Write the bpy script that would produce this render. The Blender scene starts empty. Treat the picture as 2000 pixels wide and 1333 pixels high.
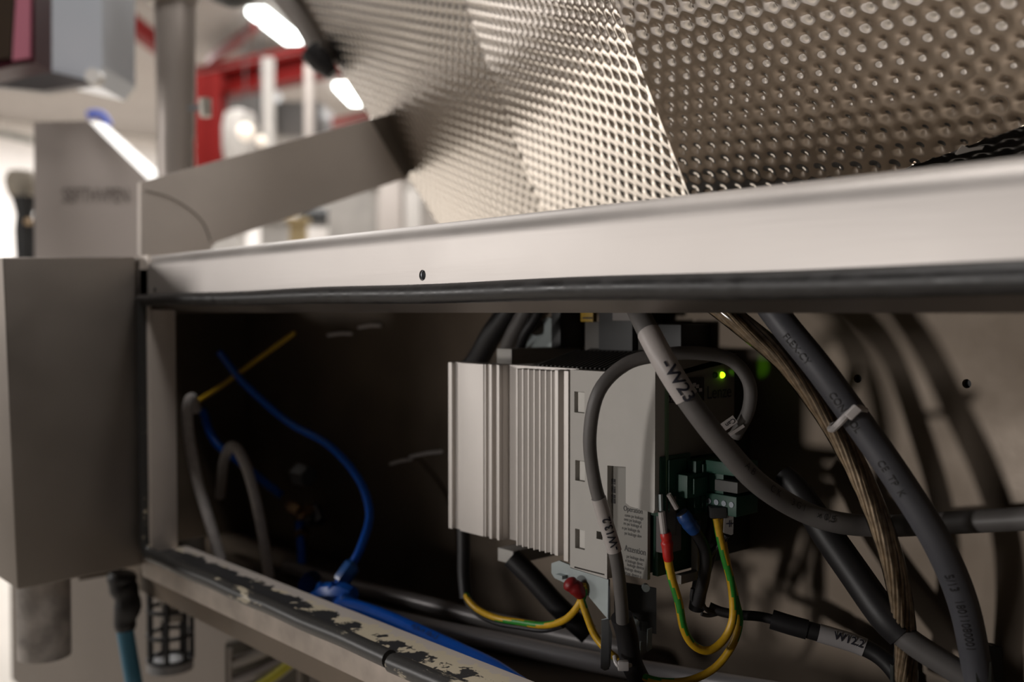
import bpy, bmesh, math, random
import numpy as np
from mathutils import Vector, Matrix
random.seed(7)
S = bpy.context.scene
C = S.collection

# ------------------------------------------------------------------ camera
# world: X along the cabinet front (to the right), Y into the cabinet, Z up; the lens is the origin
A = math.radians(48.0)
PITCH = math.atan(56.5 / 2000.0)
FWD = Vector((-math.sin(A) * math.cos(PITCH), math.cos(A) * math.cos(PITCH), -math.sin(PITCH)))
RGT = Vector((math.cos(A), math.sin(A), 0))
UPV = RGT.cross(FWD)
cam_d = bpy.data.cameras.new('camera'); cam = bpy.data.objects.new('camera', cam_d); C.objects.link(cam)
cam_d.sensor_width = 36; cam_d.lens = 36; cam_d.clip_start = 0.02; cam_d.clip_end = 60
m = Matrix((RGT, UPV, -FWD)).transposed().to_4x4()
cam.matrix_world = m
cam_d.dof.use_dof = True; cam_d.dof.focus_distance = 0.56; cam_d.dof.aperture_fstop = 5.2
S.camera = cam

# ------------------------------------------------------------------ world, lights, exposure
S.view_settings.view_transform = 'Standard'; S.view_settings.look = 'None'
S.view_settings.gamma = 1; S.view_settings.use_curve_mapping = False
S.view_settings.exposure = 0.08
W = bpy.data.worlds.new('hall_air'); S.world = W; W.use_nodes = True
W.node_tree.nodes['Background'].inputs[0].default_value = (1.0, 0.93, 0.87, 1)
W.node_tree.nodes['Background'].inputs[1].default_value = 0.015

def area(name, loc, target, sx, sy, power, col=(1, .955, .92)):
    d = bpy.data.lights.new(name, 'AREA'); d.shape = 'RECTANGLE'; d.size = sx; d.size_y = sy
    d.energy = power; d.color = col
    o = bpy.data.objects.new(name, d); C.objects.link(o); o.location = loc
    o.rotation_euler = (Vector(target) - Vector(loc)).to_track_quat('-Z', 'Y').to_euler()
    return o
area('added_left_light', (-2.55, -1.55, 0.40), (-0.45, 0.45, -0.1), 0.45, 0.6, 16)  # unseen added light from the left; brightens rail, conduits and dimples
spd = bpy.data.lights.new('added_spot', 'SPOT'); spd.energy = 60; spd.color = (1, .95, .91); spd.spot_size = math.radians(16.8); spd.spot_blend = .35; spd.shadow_soft_size = .13  # added unseen spot; cone narrowed so the left interior stays dark
spo = bpy.data.objects.new('added_spot', spd); C.objects.link(spo); spo.location = (-.95, -1.9, -.20)
spo.rotation_euler = (Vector((-.29, .45, -.05)) - spo.location).to_track_quat('-Z', 'Y').to_euler()
area('hall_ceiling_light', (-4.5, 2.5, 2.1), (-4.5, 2.5, -1), 4.0, 3.0, 205, (1, .98, .96))
area('hall_ceiling_light', (-9.5, 4.5, 2.1), (-9.5, 4.5, -1), 3.0, 4.0, 580, (1, .98, .96))
area('hall_ceiling_light', (-0.45, -0.18, 2.0), (-0.45, 0.3, 0.1), 1.2, 0.3, 20)
area('hall_ceiling_light', (1.5, 0.75, 2.0), (-.5, .4, 0.1), 0.3, 1.2, 16)

# ------------------------------------------------------------------ helpers
def ray(px, py):
    return FWD + RGT * ((px - 1000) / 2000.0) + UPV * ((666.5 - py) / 2000.0)
def P(px, py, t=None, X=None, Y=None, Z=None):
    d = ray(px, py)
    if t is None:
        t = X / d.x if X is not None else (Y / d.y if Y is not None else Z / d.z)
    return d * t
def XY(px, Y):            # the X of a picture column on a plane of constant Y
    return P(px, 610, Y=Y).x
def YX(px, X):
    return P(px, 610, X=X).y
def tY(px, Y): return Y / ray(px, 610).y
def ZY(px, py, Y): return P(px, py, Y=Y).z
def ZX(px, py, X): return P(px, py, X=X).z

def tag(o, label=None, cat=None, group=None, kind=None):
    if label: o['label'] = label
    if cat: o['category'] = cat
    if group: o['group'] = group
    if kind: o['kind'] = kind
    return o
ORG = {}
def thing(name, loc, label, cat, group=None):
    o = bpy.data.objects.new(name, None); C.objects.link(o); o.location = loc; o.empty_display_size = .01
    ORG[o.name] = Vector(loc)
    return tag(o, label, cat, group)
def link(name, V, F, mat, parent=None, smooth=True, angle=35, mids=None):
    V = [Vector(v) for v in V]
    if parent is not None:
        L = ORG[parent.name]
    else:
        lo = [min(v[i] for v in V) for i in range(3)]; hi = [max(v[i] for v in V) for i in range(3)]
        L = Vector(((lo[0] + hi[0]) / 2, (lo[1] + hi[1]) / 2, lo[2]))
    me = bpy.data.meshes.new(name)
    me.from_pydata([tuple(v - L) for v in V], [], F)
    mats = mat if isinstance(mat, (list, tuple)) else [mat]
    for q in mats: me.materials.append(q)
    if mids: me.polygons.foreach_set('material_index', mids)
    bm = bmesh.new(); bm.from_mesh(me); bmesh.ops.recalc_face_normals(bm, faces=bm.faces); bm.to_mesh(me); bm.free()
    me.update()
    if smooth:
        me.polygons.foreach_set('use_smooth', [True] * len(me.polygons))
        me.set_sharp_from_angle(angle=math.radians(angle))
    o = bpy.data.objects.new(name, me); C.objects.link(o)
    if parent is not None:
        o.parent = parent; ORG[o.name] = L
        if parent.type == 'MESH' : pass
    else:
        o.location = L; ORG[o.name] = L
    return o
class MB:
    def __init__(s): s.V = []; s.F = []; s.M = []
    def add(s, V, F, mi=0):
        b = len(s.V); s.V += [Vector(v) for v in V]; s.F += [tuple(i + b for i in f) for f in F]; s.M += [mi] * len(F)
        return s
    def box(s, x0, x1, y0, y1, z0, z1, bev=0.0, mi=0, M=None):
        V, F = boxvf(x0, x1, y0, y1, z0, z1, bev)
        if M is not None: V = [M @ Vector(v) for v in V]
        return s.add(V, F, mi)
    def cyl(s, a, b, r, n=20, r2=None, mi=0, cap=True):
        V, F = cylvf(a, b, r, n, r2, cap); return s.add(V, F, mi)
    def build(s, name, mat, parent=None, smooth=True, angle=35):
        return link(name, s.V, s.F, mat, parent, smooth, angle, s.M if isinstance(mat, (list, tuple)) else None)
def boxvf(x0, x1, y0, y1, z0, z1, bev=0.0):
    bm = bmesh.new(); bmesh.ops.create_cube(bm, size=1)
    for v in bm.verts:
        v.co = Vector(((x0 + x1) / 2 + v.co.x * abs(x1 - x0), (y0 + y1) / 2 + v.co.y * abs(y1 - y0), (z0 + z1) / 2 + v.co.z * abs(z1 - z0)))
    if bev > 0:
        bmesh.ops.bevel(bm, geom=list(bm.edges), offset=bev, segments=2, affect='EDGES', profile=.6)
    V = [v.co.copy() for v in bm.verts]; bm.verts.index_update()
    F = [tuple(v.index for v in f.verts) for f in bm.faces]; bm.free()
    return V, F
def hexvf(P8, bev=0.0):      # 4 front points, 4 back points
    bm = bmesh.new(); vs = [bm.verts.new(p) for p in P8]
    for f in ((0, 1, 2, 3), (7, 6, 5, 4), (0, 4, 5, 1), (1, 5, 6, 2), (2, 6, 7, 3), (3, 7, 4, 0)): bm.faces.new([vs[i] for i in f])
    bmesh.ops.recalc_face_normals(bm, faces=bm.faces)
    if bev > 0: bmesh.ops.bevel(bm, geom=list(bm.edges), offset=bev, segments=3, affect='EDGES', profile=.6)
    bm.verts.index_update(); V = [v.co.copy() for v in bm.verts]; F = [tuple(v.index for v in f.verts) for f in bm.faces]; bm.free()
    return V, F
def cylvf(a, b, r, n=20, r2=None, cap=True):
    a = Vector(a); b = Vector(b); r2 = r if r2 is None else r2
    d = (b - a).normalized(); u = d.orthogonal().normalized(); w = d.cross(u)
    V = []; F = []
    for c, rr in ((a, r), (b, r2)):
        for i in range(n):
            t = 2 * math.pi * i / n; V.append(c + (u * math.cos(t) + w * math.sin(t)) * rr)
    for i in range(n): F.append((i, (i + 1) % n, n + (i + 1) % n, n + i))
    if cap: F.append(tuple(range(n - 1, -1, -1))); F.append(tuple(range(n, 2 * n)))
    return V, F
def prismvf(poly, off):      # planar outline (world points) pushed along off
    n = len(poly); off = Vector(off); V = [Vector(p) for p in poly] + [Vector(p) + off for p in poly]
    F = [tuple(range(n)), tuple(range(2 * n - 1, n - 1, -1))] + [(i, (i + 1) % n, n + (i + 1) % n, n + i) for i in range(n)]
    return V, F
def spline(pts, step=6):
    pts = [Vector(p) for p in pts]; out = []
    Q = [pts[0] * 2 - pts[1]] + pts + [pts[-1] * 2 - pts[-2]]
    for i in range(1, len(Q) - 2):
        p0, p1, p2, p3 = Q[i - 1:i + 3]
        for k in range(step):
            t = k / step
            out.append(.5 * ((2 * p1) + (p2 - p0) * t + (2 * p0 - 5 * p1 + 4 * p2 - p3) * t * t + (3 * p1 - p0 - 3 * p2 + p3) * t ** 3))
    out.append(pts[-1]); return out
def frames(path):
    T = []
    for i in range(len(path)):
        a = path[max(0, i - 1)]; b = path[min(len(path) - 1, i + 1)]; T.append((b - a).normalized())
    n = T[0].orthogonal().normalized(); N = []
    for t in T:
        n = (n - t * n.dot(t)).normalized(); N.append(n.copy())
    return T, N
def tubevf(path, r, n=14, cap=True):
    T, N = frames(path); V = []; F = []; L = len(path)
    R = r if isinstance(r, (list, tuple)) else [r] * L
    for p, t, nn, rr in zip(path, T, N, R):
        b = t.cross(nn)
        for i in range(n):
            a = 2 * math.pi * i / n; V.append(p + (nn * math.cos(a) + b * math.sin(a)) * rr)
    for k in range(L - 1):
        for i in range(n):
            j = (i + 1) % n; F.append((k * n + i, k * n + j, (k + 1) * n + j, (k + 1) * n + i))
    if cap: F.append(tuple(range(n - 1, -1, -1))); F.append(tuple(range((L - 1) * n, L * n)))
    return V, F
def pix(pts): return [P(a, b, t) for a, b, t in pts]
def tube(name, path, r, mat, parent=None, n=14, twist=None):
    V, F = tubevf(path, r, n)
    if twist is None: return link(name, V, F, mat, parent)
    mids = []
    for k in range(len(path) - 1):
        for i in range(n): mids.append(1 if ((i + k * twist) % n) < n * .27 else 0)
    mids += [0, 0]
    return link(name, V, F, mat, parent, mids=mids)
def text_mesh(body, size=1.0, bold=0):
    cu = bpy.data.curves.new('t', 'FONT'); cu.body = body; cu.size = size; cu.offset = (bold or 0) * size; cu.align_x = 'CENTER'; cu.align_y = 'CENTER'
    o = bpy.data.objects.new('t', cu); C.objects.link(o)
    dg = bpy.context.evaluated_depsgraph_get(); dg.update()
    me = bpy.data.meshes.new_from_object(o.evaluated_get(dg))
    V = [v.co.copy() for v in me.vertices]; F = [tuple(p.vertices) for p in me.polygons]
    bm = bmesh.new(); bm.from_mesh(me); bmesh.ops.triangulate(bm, faces=bm.faces)
    bmesh.ops.remove_doubles(bm, verts=bm.verts, dist=size * .002)
    for _ in range(3 if bold is not None else 0):
        long = [e for e in bm.edges if e.calc_length() > size * .16]
        if not long: break
        bmesh.ops.subdivide_edges(bm, edges=long, cuts=1); bmesh.ops.triangulate(bm, faces=[f for f in bm.faces if len(f.verts) > 3])
    bm.verts.index_update(); V = [v.co.copy() for v in bm.verts]; F = [tuple(v.index for v in f.verts) for f in bm.faces]; bm.free()
    bpy.data.objects.remove(o); bpy.data.curves.remove(cu); bpy.data.meshes.remove(me)
    return V, F
def text_on_plane(name, body, size, c, u, v, mat, parent, squash=1.0):
    V, F = text_mesh(body, size, None); c = Vector(c); u = Vector(u).normalized(); v = Vector(v).normalized()
    return link(name, [c + u * q.x * squash + v * q.y for q in V], F, mat, parent, smooth=False)
def text_on_tube(name, body, size, path, s_mid, r, facing, mat, parent, flip=1, up=1):
    # wraps lettering round a cable; facing = world direction the middle of the text looks along
    V, F = text_mesh(body, size, .014 if parent.name.startswith('marker') else 0); T, N = frames(path)
    acc = [0]
    for i in range(1, len(path)): acc.append(acc[-1] + (path[i] - path[i - 1]).length)
    s0 = acc[-1] * s_mid; out = []
    for q in V:
        s = min(max(s0 + q.x * flip, 0), acc[-1] - 1e-6)
        k = max(i for i in range(len(acc)) if acc[i] <= s); k = min(k, len(path) - 2)
        f = (s - acc[k]) / max(1e-9, acc[k + 1] - acc[k])
        p = path[k].lerp(path[k + 1], f); t = T[k].lerp(T[k + 1], f).normalized()
        fn = (facing - t * facing.dot(t)).normalized(); b = fn.cross(t)
        a = q.y / r * flip
        out.append(p + (fn * math.cos(a) + b * math.sin(a)) * (r + .00035))
    return link(name, out, F, mat, parent, smooth=False)
def cut(o, cutters):
    for V, F in cutters:
        L = ORG[o.name]; me = bpy.data.meshes.new('c'); me.from_pydata([tuple(Vector(v) - L) for v in V], [], F)
        bm = bmesh.new(); bm.from_mesh(me); bmesh.ops.recalc_face_normals(bm, faces=bm.faces); bm.to_mesh(me); bm.free()
        c = bpy.data.objects.new('c', me); C.objects.link(c); c.matrix_world = o.matrix_world if o.parent is None else Matrix.Translation(L)
        if o.parent is None: c.matrix_world = Matrix.Translation(L)
        md = o.modifiers.new('b', 'BOOLEAN'); md.object = c; md.operation = 'DIFFERENCE'; md.solver = 'EXACT'
        dg = bpy.context.evaluated_depsgraph_get(); dg.update()
        nm = bpy.data.meshes.new_from_object(o.evaluated_get(dg)); o.modifiers.remove(md)
        old = o.data; nm.name = old.name; o.data = nm; bpy.data.meshes.remove(old)
        bpy.data.objects.remove(c)
    o.data.polygons.foreach_set('use_smooth', [True] * len(o.data.polygons)); o.data.set_sharp_from_angle(angle=math.radians(35))

# ------------------------------------------------------------------ materials
def mat(name, col, rough=.5, metal=0.0, noise=0.0, nscale=30, bump=0.0, bscale=200, stretch=None, rnoise=0.0, spec=.5, coat=0.0, emit=None, estr=0, trans=0.0, alpha=1.0, aniso=0.0):
    if name in bpy.data.materials: return bpy.data.materials[name]
    M = bpy.data.materials.new(name); M.use_nodes = True; N = M.node_tree.nodes; L = M.node_tree.links
    b = N['Principled BSDF']; b.inputs['Base Color'].default_value = (*col, 1); b.inputs['Roughness'].default_value = rough
    b.inputs['Metallic'].default_value = metal; b.inputs['Specular IOR Level'].default_value = spec
    b.inputs['Coat Weight'].default_value = coat; b.inputs['Transmission Weight'].default_value = trans; b.inputs['Alpha'].default_value = alpha
    b.inputs['Anisotropic'].default_value = aniso
    if emit: b.inputs['Emission Color'].default_value = (*emit, 1); b.inputs['Emission Strength'].default_value = estr
    tc = N.new('ShaderNodeTexCoord'); src = tc.outputs['Object']
    if stretch:
        mp = N.new('ShaderNodeMapping'); mp.inputs['Scale'].default_value = stretch; L.new(src, mp.inputs[0]); src2 = mp.outputs[0]
    else: src2 = src
    if noise or rnoise:
        n1 = N.new('ShaderNodeTexNoise'); n1.inputs['Scale'].default_value = nscale; n1.inputs['Detail'].default_value = 6; L.new(src, n1.inputs['Vector'])
        if noise:
            mr = N.new('ShaderNodeMapRange'); mr.inputs['From Min'].default_value = .3; mr.inputs['From Max'].default_value = .7; mr.inputs['To Min'].default_value = 1 - noise; mr.inputs['To Max'].default_value = 1 + noise * .5
            L.new(n1.outputs['Fac'], mr.inputs[0])
            mx = N.new('ShaderNodeVectorMath'); mx.operation = 'SCALE'; mx.inputs[0].default_value = col; L.new(mr.outputs[0], mx.inputs['Scale']); L.new(mx.outputs[0], b.inputs['Base Color'])
        if rnoise:
            mr2 = N.new('ShaderNodeMapRange'); mr2.inputs['From Min'].default_value = .3; mr2.inputs['From Max'].default_value = .7; mr2.inputs['To Min'].default_value = rough - rnoise; mr2.inputs['To Max'].default_value = rough + rnoise
            L.new(n1.outputs['Fac'], mr2.inputs[0]); L.new(mr2.outputs[0], b.inputs['Roughness'])
    if bump:
        n2 = N.new('ShaderNodeTexNoise'); n2.inputs['Scale'].default_value = bscale; n2.inputs['Detail'].default_value = 3; L.new(src2, n2.inputs['Vector'])
        bp = N.new('ShaderNodeBump'); bp.inputs['Strength'].default_value = bump; bp.inputs['Distance'].default_value = .0004; L.new(n2.outputs['Fac'], bp.inputs['Height']); L.new(bp.outputs[0], b.inputs['Normal'])
    return M
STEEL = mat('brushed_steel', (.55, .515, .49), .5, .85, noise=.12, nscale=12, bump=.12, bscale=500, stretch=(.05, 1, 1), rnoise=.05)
STEELV = mat('shaded_steel', (.31, .275, .245), .5, 1.0, noise=.15, nscale=9, bump=.2, bscale=500, stretch=(1, 1, .05), rnoise=.06)  # base colour darkened for the shade on the post box
STEELARM = mat('arm_steel', (.72, .65, .59), .55, .45, noise=.1, nscale=9, bump=.2, bscale=400, rnoise=.05)
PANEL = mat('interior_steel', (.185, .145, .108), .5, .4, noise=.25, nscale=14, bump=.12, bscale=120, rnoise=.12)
EMB = mat('embossed_steel', (.88, .83, .77), .12, 1.0, noise=.05, nscale=10, rnoise=.03)
RUBBER = mat('black_rubber', (.022, .021, .021), .42, noise=.3, nscale=120, bump=.25, bscale=300, rnoise=.1)
ALU = mat('extruded_aluminium', (.66, .62, .585), .55, .45, noise=.06, nscale=20, bump=.15, bscale=500, stretch=(1, 1, .03))
PLG = mat('grey_plastic', (.42, .40, .37), .6, noise=.04, nscale=60, bump=.1, bscale=900)
PLD = mat('dark_plastic', (.03, .03, .03), .55)
PLF = mat('front_plastic', (.17, .155, .135), .6)
ZINC = mat('zinc_plate', (.34, .38, .38), .45, .5, noise=.1, nscale=40, rnoise=.06)
DZINC = mat('dark_zinc', (.36, .39, .43), .3, .9, noise=.1, nscale=60)
CGREY = mat('grey_cable', (.12, .112, .108), .5, noise=.12, nscale=60, bump=.1)
CDARK = mat('dark_grey_cable', (.075, .075, .085), .5, noise=.12, nscale=60, bump=.1)
CLITE = mat('light_grey_cable', (.75, .71, .69), .5, noise=.15, nscale=120, bump=.2)
CBLACK = mat('black_sleeve', (.014, .013, .014), .5, noise=.2, nscale=60, bump=.2)
SLEEVEW = mat('white_sleeve', (.42, .385, .37), .45, noise=.06, nscale=100)
INK = mat('pen_ink', (.012, .012, .022), .6)
PRINT = mat('cable_print', (.022, .02, .02), .6)
YEL = mat('yellow_insulation', (.62, .36, .015), .4, noise=.15, nscale=300)
GRN = mat('green_insulation', (.03, .26, .03), .4, noise=.15, nscale=300)
GYEL = mat('green_yellow_insulation', (.45, .33, .02), .4)
RED = mat('red_insulation', (.45, .012, .008), .4)
BLUEF = mat('blue_ferrule', (.015, .06, .22), .4)
TBLUE = mat('blue_tube', (.012, .15, .80), .22, noise=.1, nscale=50)
TBLUED = mat('blue_fitting', (.012, .15, .72), .35)
GTERM = mat('green_terminal', (.005, .055, .033), .5)
PCB = mat('green_board', (.006, .05, .03), .45)
BRASS = mat('brass_fitting', (.55, .38, .22), .35, .9)
LABELM = mat('shaded_grey_label', (.20, .19, .17), .6)  # grey darkened for the shade under the cover overhang
NYLON = mat('white_nylon', (.5, .47, .46), .4)
REDP = mat('red_paint', (.13, .004, .003), .6, spec=.12, noise=.1, nscale=2)
WHITEW = mat('white_wall', (.80, .77, .75), .8, noise=.04, nscale=1)
CEIL = mat('ceiling_sheet', (.24, .22, .205), .8, noise=.08, nscale=1)
FLOOR = mat('floor_screed', (.58, .53, .47), .7, noise=.08, nscale=3)
LAMP = mat('lit_tube', (1, 1, 1), .5, emit=(.93, 1, .97), estr=9)
MAROON = mat('maroon_plastic', (.05, .006, .012), .4)
PINK = mat('pink_frame', (.48, .16, .22), .5)
MON = mat('monitor_case', (.62, .66, .72), .3, .2)
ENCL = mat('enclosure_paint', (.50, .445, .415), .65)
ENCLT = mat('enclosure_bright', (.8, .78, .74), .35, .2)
COLP = mat('column_paint', (.45, .40, .365), .42, .35, noise=.05, nscale=10)
COPPER = mat('braid_strands', (.50, .42, .33), .4, .6, noise=.35, nscale=260)
LED = mat('lit_led', (.2, .8, .02), .4, emit=(.40, 1, .01), estr=2.4)
LEDR = mat('unlit_led', (.05, .12, .02), .3)
DIRTY = mat('dirty_pale', (.42, .39, .36), .6, noise=.15, nscale=10)
HOSE = mat('grey_hose', (.30, .27, .25), .5)
CYANC = mat('cyan_cable', (.06, .22, .34), .45)
def clear_mat():
    M = bpy.data.materials.new('clear_jacket'); M.use_nodes = True; N = M.node_tree.nodes; L = M.node_tree.links
    for n in list(N): N.remove(n)
    o = N.new('ShaderNodeOutputMaterial'); mx = N.new('ShaderNodeMixShader'); t = N.new('ShaderNodeBsdfTransparent'); t.inputs[0].default_value = (.9, .86, .8, 1)
    g = N.new('ShaderNodeBsdfGlossy'); g.inputs['Roughness'].default_value = .12; f = N.new('ShaderNodeFresnel'); f.inputs[0].default_value = 1.5
    L.new(f.outputs[0], mx.inputs[0]); L.new(t.outputs[0], mx.inputs[1]); L.new(g.outputs[0], mx.inputs[2]); L.new(mx.outputs[0], o.inputs[0]); return M
CLEAR = clear_mat()
def lip_mat():      # painted lip with old glue and flaked rubber along the seal
    M = mat('glued_lip', (.52, .47, .43), .5, .3, noise=.06, nscale=20); N = M.node_tree.nodes; L = M.node_tree.links; b = N['Principled BSDF']
    base = b.inputs['Base Color'].links[0].from_socket
    g = N.new('ShaderNodeNewGeometry'); sp = N.new('ShaderNodeSeparateXYZ'); L.new(g.outputs['Position'], sp.inputs[0])
    def noise(s, d=8):
        n = N.new('ShaderNodeTexNoise'); n.inputs['Scale'].default_value = s; n.inputs['Detail'].default_value = d; n.inputs['Roughness'].default_value = .65; L.new(g.outputs['Position'], n.inputs['Vector']); return n.outputs['Fac']
    def math_(op, a, c):
        n = N.new('ShaderNodeMath'); n.operation = op; n.use_clamp = False
        for i, q in enumerate((a, c)):
            if isinstance(q, (int, float)): n.inputs[i].default_value = q
            else: L.new(q, n.inputs[i])
        return n.outputs[0]
    def mr(v, a, c):
        n = N.new('ShaderNodeMapRange'); n.inputs[1].default_value = a; n.inputs[2].default_value = c; L.new(v, n.inputs[0]); return n.outputs[0]
    near = mr(sp.outputs['Y'], .381, .366)                # 1 at the seal, 0 at the inner edge
    wear = mr(sp.outputs['X'], -.72, -.52)
    def dev(v, k): return math_('MULTIPLY', math_('SUBTRACT', v, .5), k)
    dk = mr(math_('ADD', math_('ADD', near, dev(noise(60), 2.2)), math_('MULTIPLY', wear, -.35)), .62, .66)
    gl = mr(math_('ADD', math_('ADD', near, dev(noise(85), 2.6)), math_('MULTIPLY', wear, .30)), .72, .80)
    m1 = N.new('ShaderNodeMix'); m1.data_type = 'RGBA'; L.new(gl, m1.inputs[0]); L.new(base, m1.inputs[6]); m1.inputs[7].default_value = (.58, .51, .38, 1)
    m2 = N.new('ShaderNodeMix'); m2.data_type = 'RGBA'; L.new(dk, m2.inputs[0]); L.new(m1.outputs[2], m2.inputs[6]); m2.inputs[7].default_value = (.03, .03, .032, 1)
    L.new(m2.outputs[2], b.inputs['Base Color']); return M
LIP = lip_mat()
def seal_mat():
    M = mat('scuffed_rubber', (.03, .029, .028), .4, bump=.3, bscale=260); N = M.node_tree.nodes; L = M.node_tree.links; b = N['Principled BSDF']
    g = N.new('ShaderNodeNewGeometry'); n = N.new('ShaderNodeTexNoise'); n.inputs['Scale'].default_value = 70; n.inputs['Detail'].default_value = 9; n.inputs['Roughness'].default_value = .7
    mp = N.new('ShaderNodeMapping'); mp.inputs['Scale'].default_value = (.35, 1, 1); L.new(g.outputs['Position'], mp.inputs[0]); L.new(mp.outputs[0], n.inputs['Vector'])
    r = N.new('ShaderNodeMapRange'); r.inputs[1].default_value = .60; r.inputs[2].default_value = .64; L.new(n.outputs['Fac'], r.inputs[0])
    m1 = N.new('ShaderNodeMix'); m1.data_type = 'RGBA'; L.new(r.outputs[0], m1.inputs[0]); m1.inputs[6].default_value = (.03, .029, .028, 1); m1.inputs[7].default_value = (.42, .37, .28, 1)
    L.new(m1.outputs[2], b.inputs['Base Color']); return M
SEALD = seal_mat()

# ================================================================== SETTING: the hall
FZ, CZ = -1.0, 2.2
tag(link('floor', *boxvf(-13, 4, -6, 12, FZ - .1, FZ), FLOOR), kind='structure')
tag(link('ceiling', *boxvf(-13, 1.5, -.5, 12, CZ, CZ + .1), CEIL), kind='structure')
tag(link('wall_left', *boxvf(-13, -12.8, -6, 12, FZ, CZ), WHITEW), kind='structure')
tag(link('wall_back', *boxvf(-13, 4, 12, 12.2, FZ, CZ), WHITEW), kind='structure')

def beam_between(name, a, b, w, h, m, parent=None):
    a = Vector(a); b = Vector(b); d = (b - a).normalized(); s = d.cross(Vector((0, 0, 1))).normalized(); u = s.cross(d)
    tf = h * .16; mb = MB()
    def slab(c, ww, hh):
        q = [a + s * x + u * y + c for x, y in ((-ww, -hh), (ww, -hh), (ww, hh), (-ww, hh))]
        mb.add(*hexvf(q + [p + (b - a) for p in q]))
    slab(Vector((0, 0, 0)), w * .12, h / 2); slab(u * (h / 2 - tf / 2), w / 2, tf / 2); slab(-u * (h / 2 - tf / 2), w / 2, tf / 2)
    return mb.build(name, m, parent, smooth=False)

# ================================================================== MACHINE CABINET
YF, YB = .350, .530
cab = thing('machine_cabinet', (-.55, .45, -.25), 'open stainless steel machine cabinet with rounded top rail and black door seals', 'machine cabinet')
xl, xr = XY(272, YF), XY(2300, YF)
def rail():
    # profile: front face, rounded shoulder, flat top; returned lower flange
    V = []; F = []; n = 0
    for x, zt, zb in ((xl, .0480, .0135), (xr, .0530, .0165)):
        r = .012; prof = [(YF, zt - r)]
        for k in range(1, 9):
            a = math.pi / 2 * k / 8; prof.append((YF + r - r * math.cos(a), zt - r + r * math.sin(a)))
        prof += [(YF + .058, zt), (YF + .058, zb - .005), (YF, zb - .005)]
        n = len(prof); V += [Vector((x, y, z)) for y, z in prof]
    for i in range(n): F.append((i, (i + 1) % n, n + (i + 1) % n, n + i))
    F.append(tuple(range(n))); F.append(tuple(range(2 * n - 1, n - 1, -1)))
    return V, F
hc = P(825, 538, Y=YF)
top = link('top_rail', *rail(), STEEL, cab)
cut(top, [cylvf(hc + Vector((0, -.01, 0)), hc + Vector((0, .02, 0)), .0031, 24)])
# threaded insert in the rail
V = []; F = []
path = [hc + Vector((math.cos(a) * .0030, .001 + a * .00018, math.sin(a) * .0030)) for a in np.linspace(0, 2 * math.pi * 12, 160)]
link('thread', *tubevf(path, .00035, 5), DZINC, top)
link('hole_plug', *cylvf(hc + Vector((0, .016, 0)), hc + Vector((0, .018, 0)), .0036, 20), PLD, top)
ss = P(303, 566, Y=YF)
link('set_screw', *cylvf(ss + Vector((0, -.0006, 0)), ss + Vector((0, .004, 0)), .0017, 14), PLD, cab)
zseal = .0068
# flange under the rail that closes the cabinet roof
x_a = XY(300, YF + .02)
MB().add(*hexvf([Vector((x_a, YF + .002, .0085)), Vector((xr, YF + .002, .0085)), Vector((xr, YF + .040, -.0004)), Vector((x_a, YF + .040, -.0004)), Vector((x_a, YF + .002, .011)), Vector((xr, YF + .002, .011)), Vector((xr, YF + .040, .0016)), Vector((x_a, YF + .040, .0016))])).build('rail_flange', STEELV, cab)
# upper door seal: D-shaped rubber following the rail
pts = [Vector((x, YF - .0005, .0100 + .0012 * f + .0004 * math.sin(f * 21))) for f, x in ((i / 40, xl + .004 + (xr - xl) * i / 40) for i in range(41))]
rs = [.0050 + .0010 * i / 40 for i in range(41)]
link('door_seal', *tubevf(pts, rs, 16), RUBBER, cab)['label'] = 'black rubber seal along the top rail'
# left seal with rounded lower corner, running on as the lower seal to the torn joint
ZS = -.2060
xs = XY(281, YF)
lp = [Vector((xs, YF - .0005, .0095 - i * .019)) for i in range(11)] + [Vector((xs + .001, YF - .0005, -.196)), Vector((xs + .004, YF - .0005, -.203)), Vector((xs + .011, YF - .0005, ZS))]
xj = P(768, 1300, Y=YF).x
for i in range(1, 15): lp.append(Vector((xs + .011 + (xj - .003 - xs - .011) * i / 14, YF - .0005, ZS + .0004 * math.sin(i * 1.7))))
link('door_seal', *tubevf(spline(lp, 3), .0056, 16), SEALD, cab)['label'] = 'scuffed black seal with glue residue down the jamb and along the sill'
lp2 = [Vector((xj + .0015 + i * .03, YF - .0015, ZS - .0012 + .0003 * i)) for i in range(14)]
link('door_seal', *tubevf(spline(lp2, 3), .0058, 16), SEALD, cab)['label'] = 'second length of sill seal beyond the torn joint'
# jamb and sill
xjamb = XY(292, YF)
MB().box(xjamb - .004, xjamb, YF, YX(343, xjamb), -.222, .002, .0005).box(xjamb - .020, xjamb - .003, YF, YF + .003, -.222, .048, .0005).build('left_jamb', STEELARM, cab)['label'] = 'pale steel jamb of the opening'
MB().box(xjamb - .004, xr, YF + .0005, YF + .033, ZS - .002, ZS + .0025, .0009).build('sill_lip', LIP, cab)['label'] = 'sill lip stained with yellow glue and flaked rubber'
MB().box(xjamb - .02, xr, YF - .0005, YF + .002, ZS - .0215, ZS - .0022, .0008).build('sill_face', mat('sill_paint', (.44, .38, .33), .5, .35, noise=.25, nscale=40), cab)
MB().box(xjamb - .02, xr, YF + .002, YF + .04, ZS - .0215, ZS - .0195, .0004).build('sill_underside', STEELV, cab)
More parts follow.
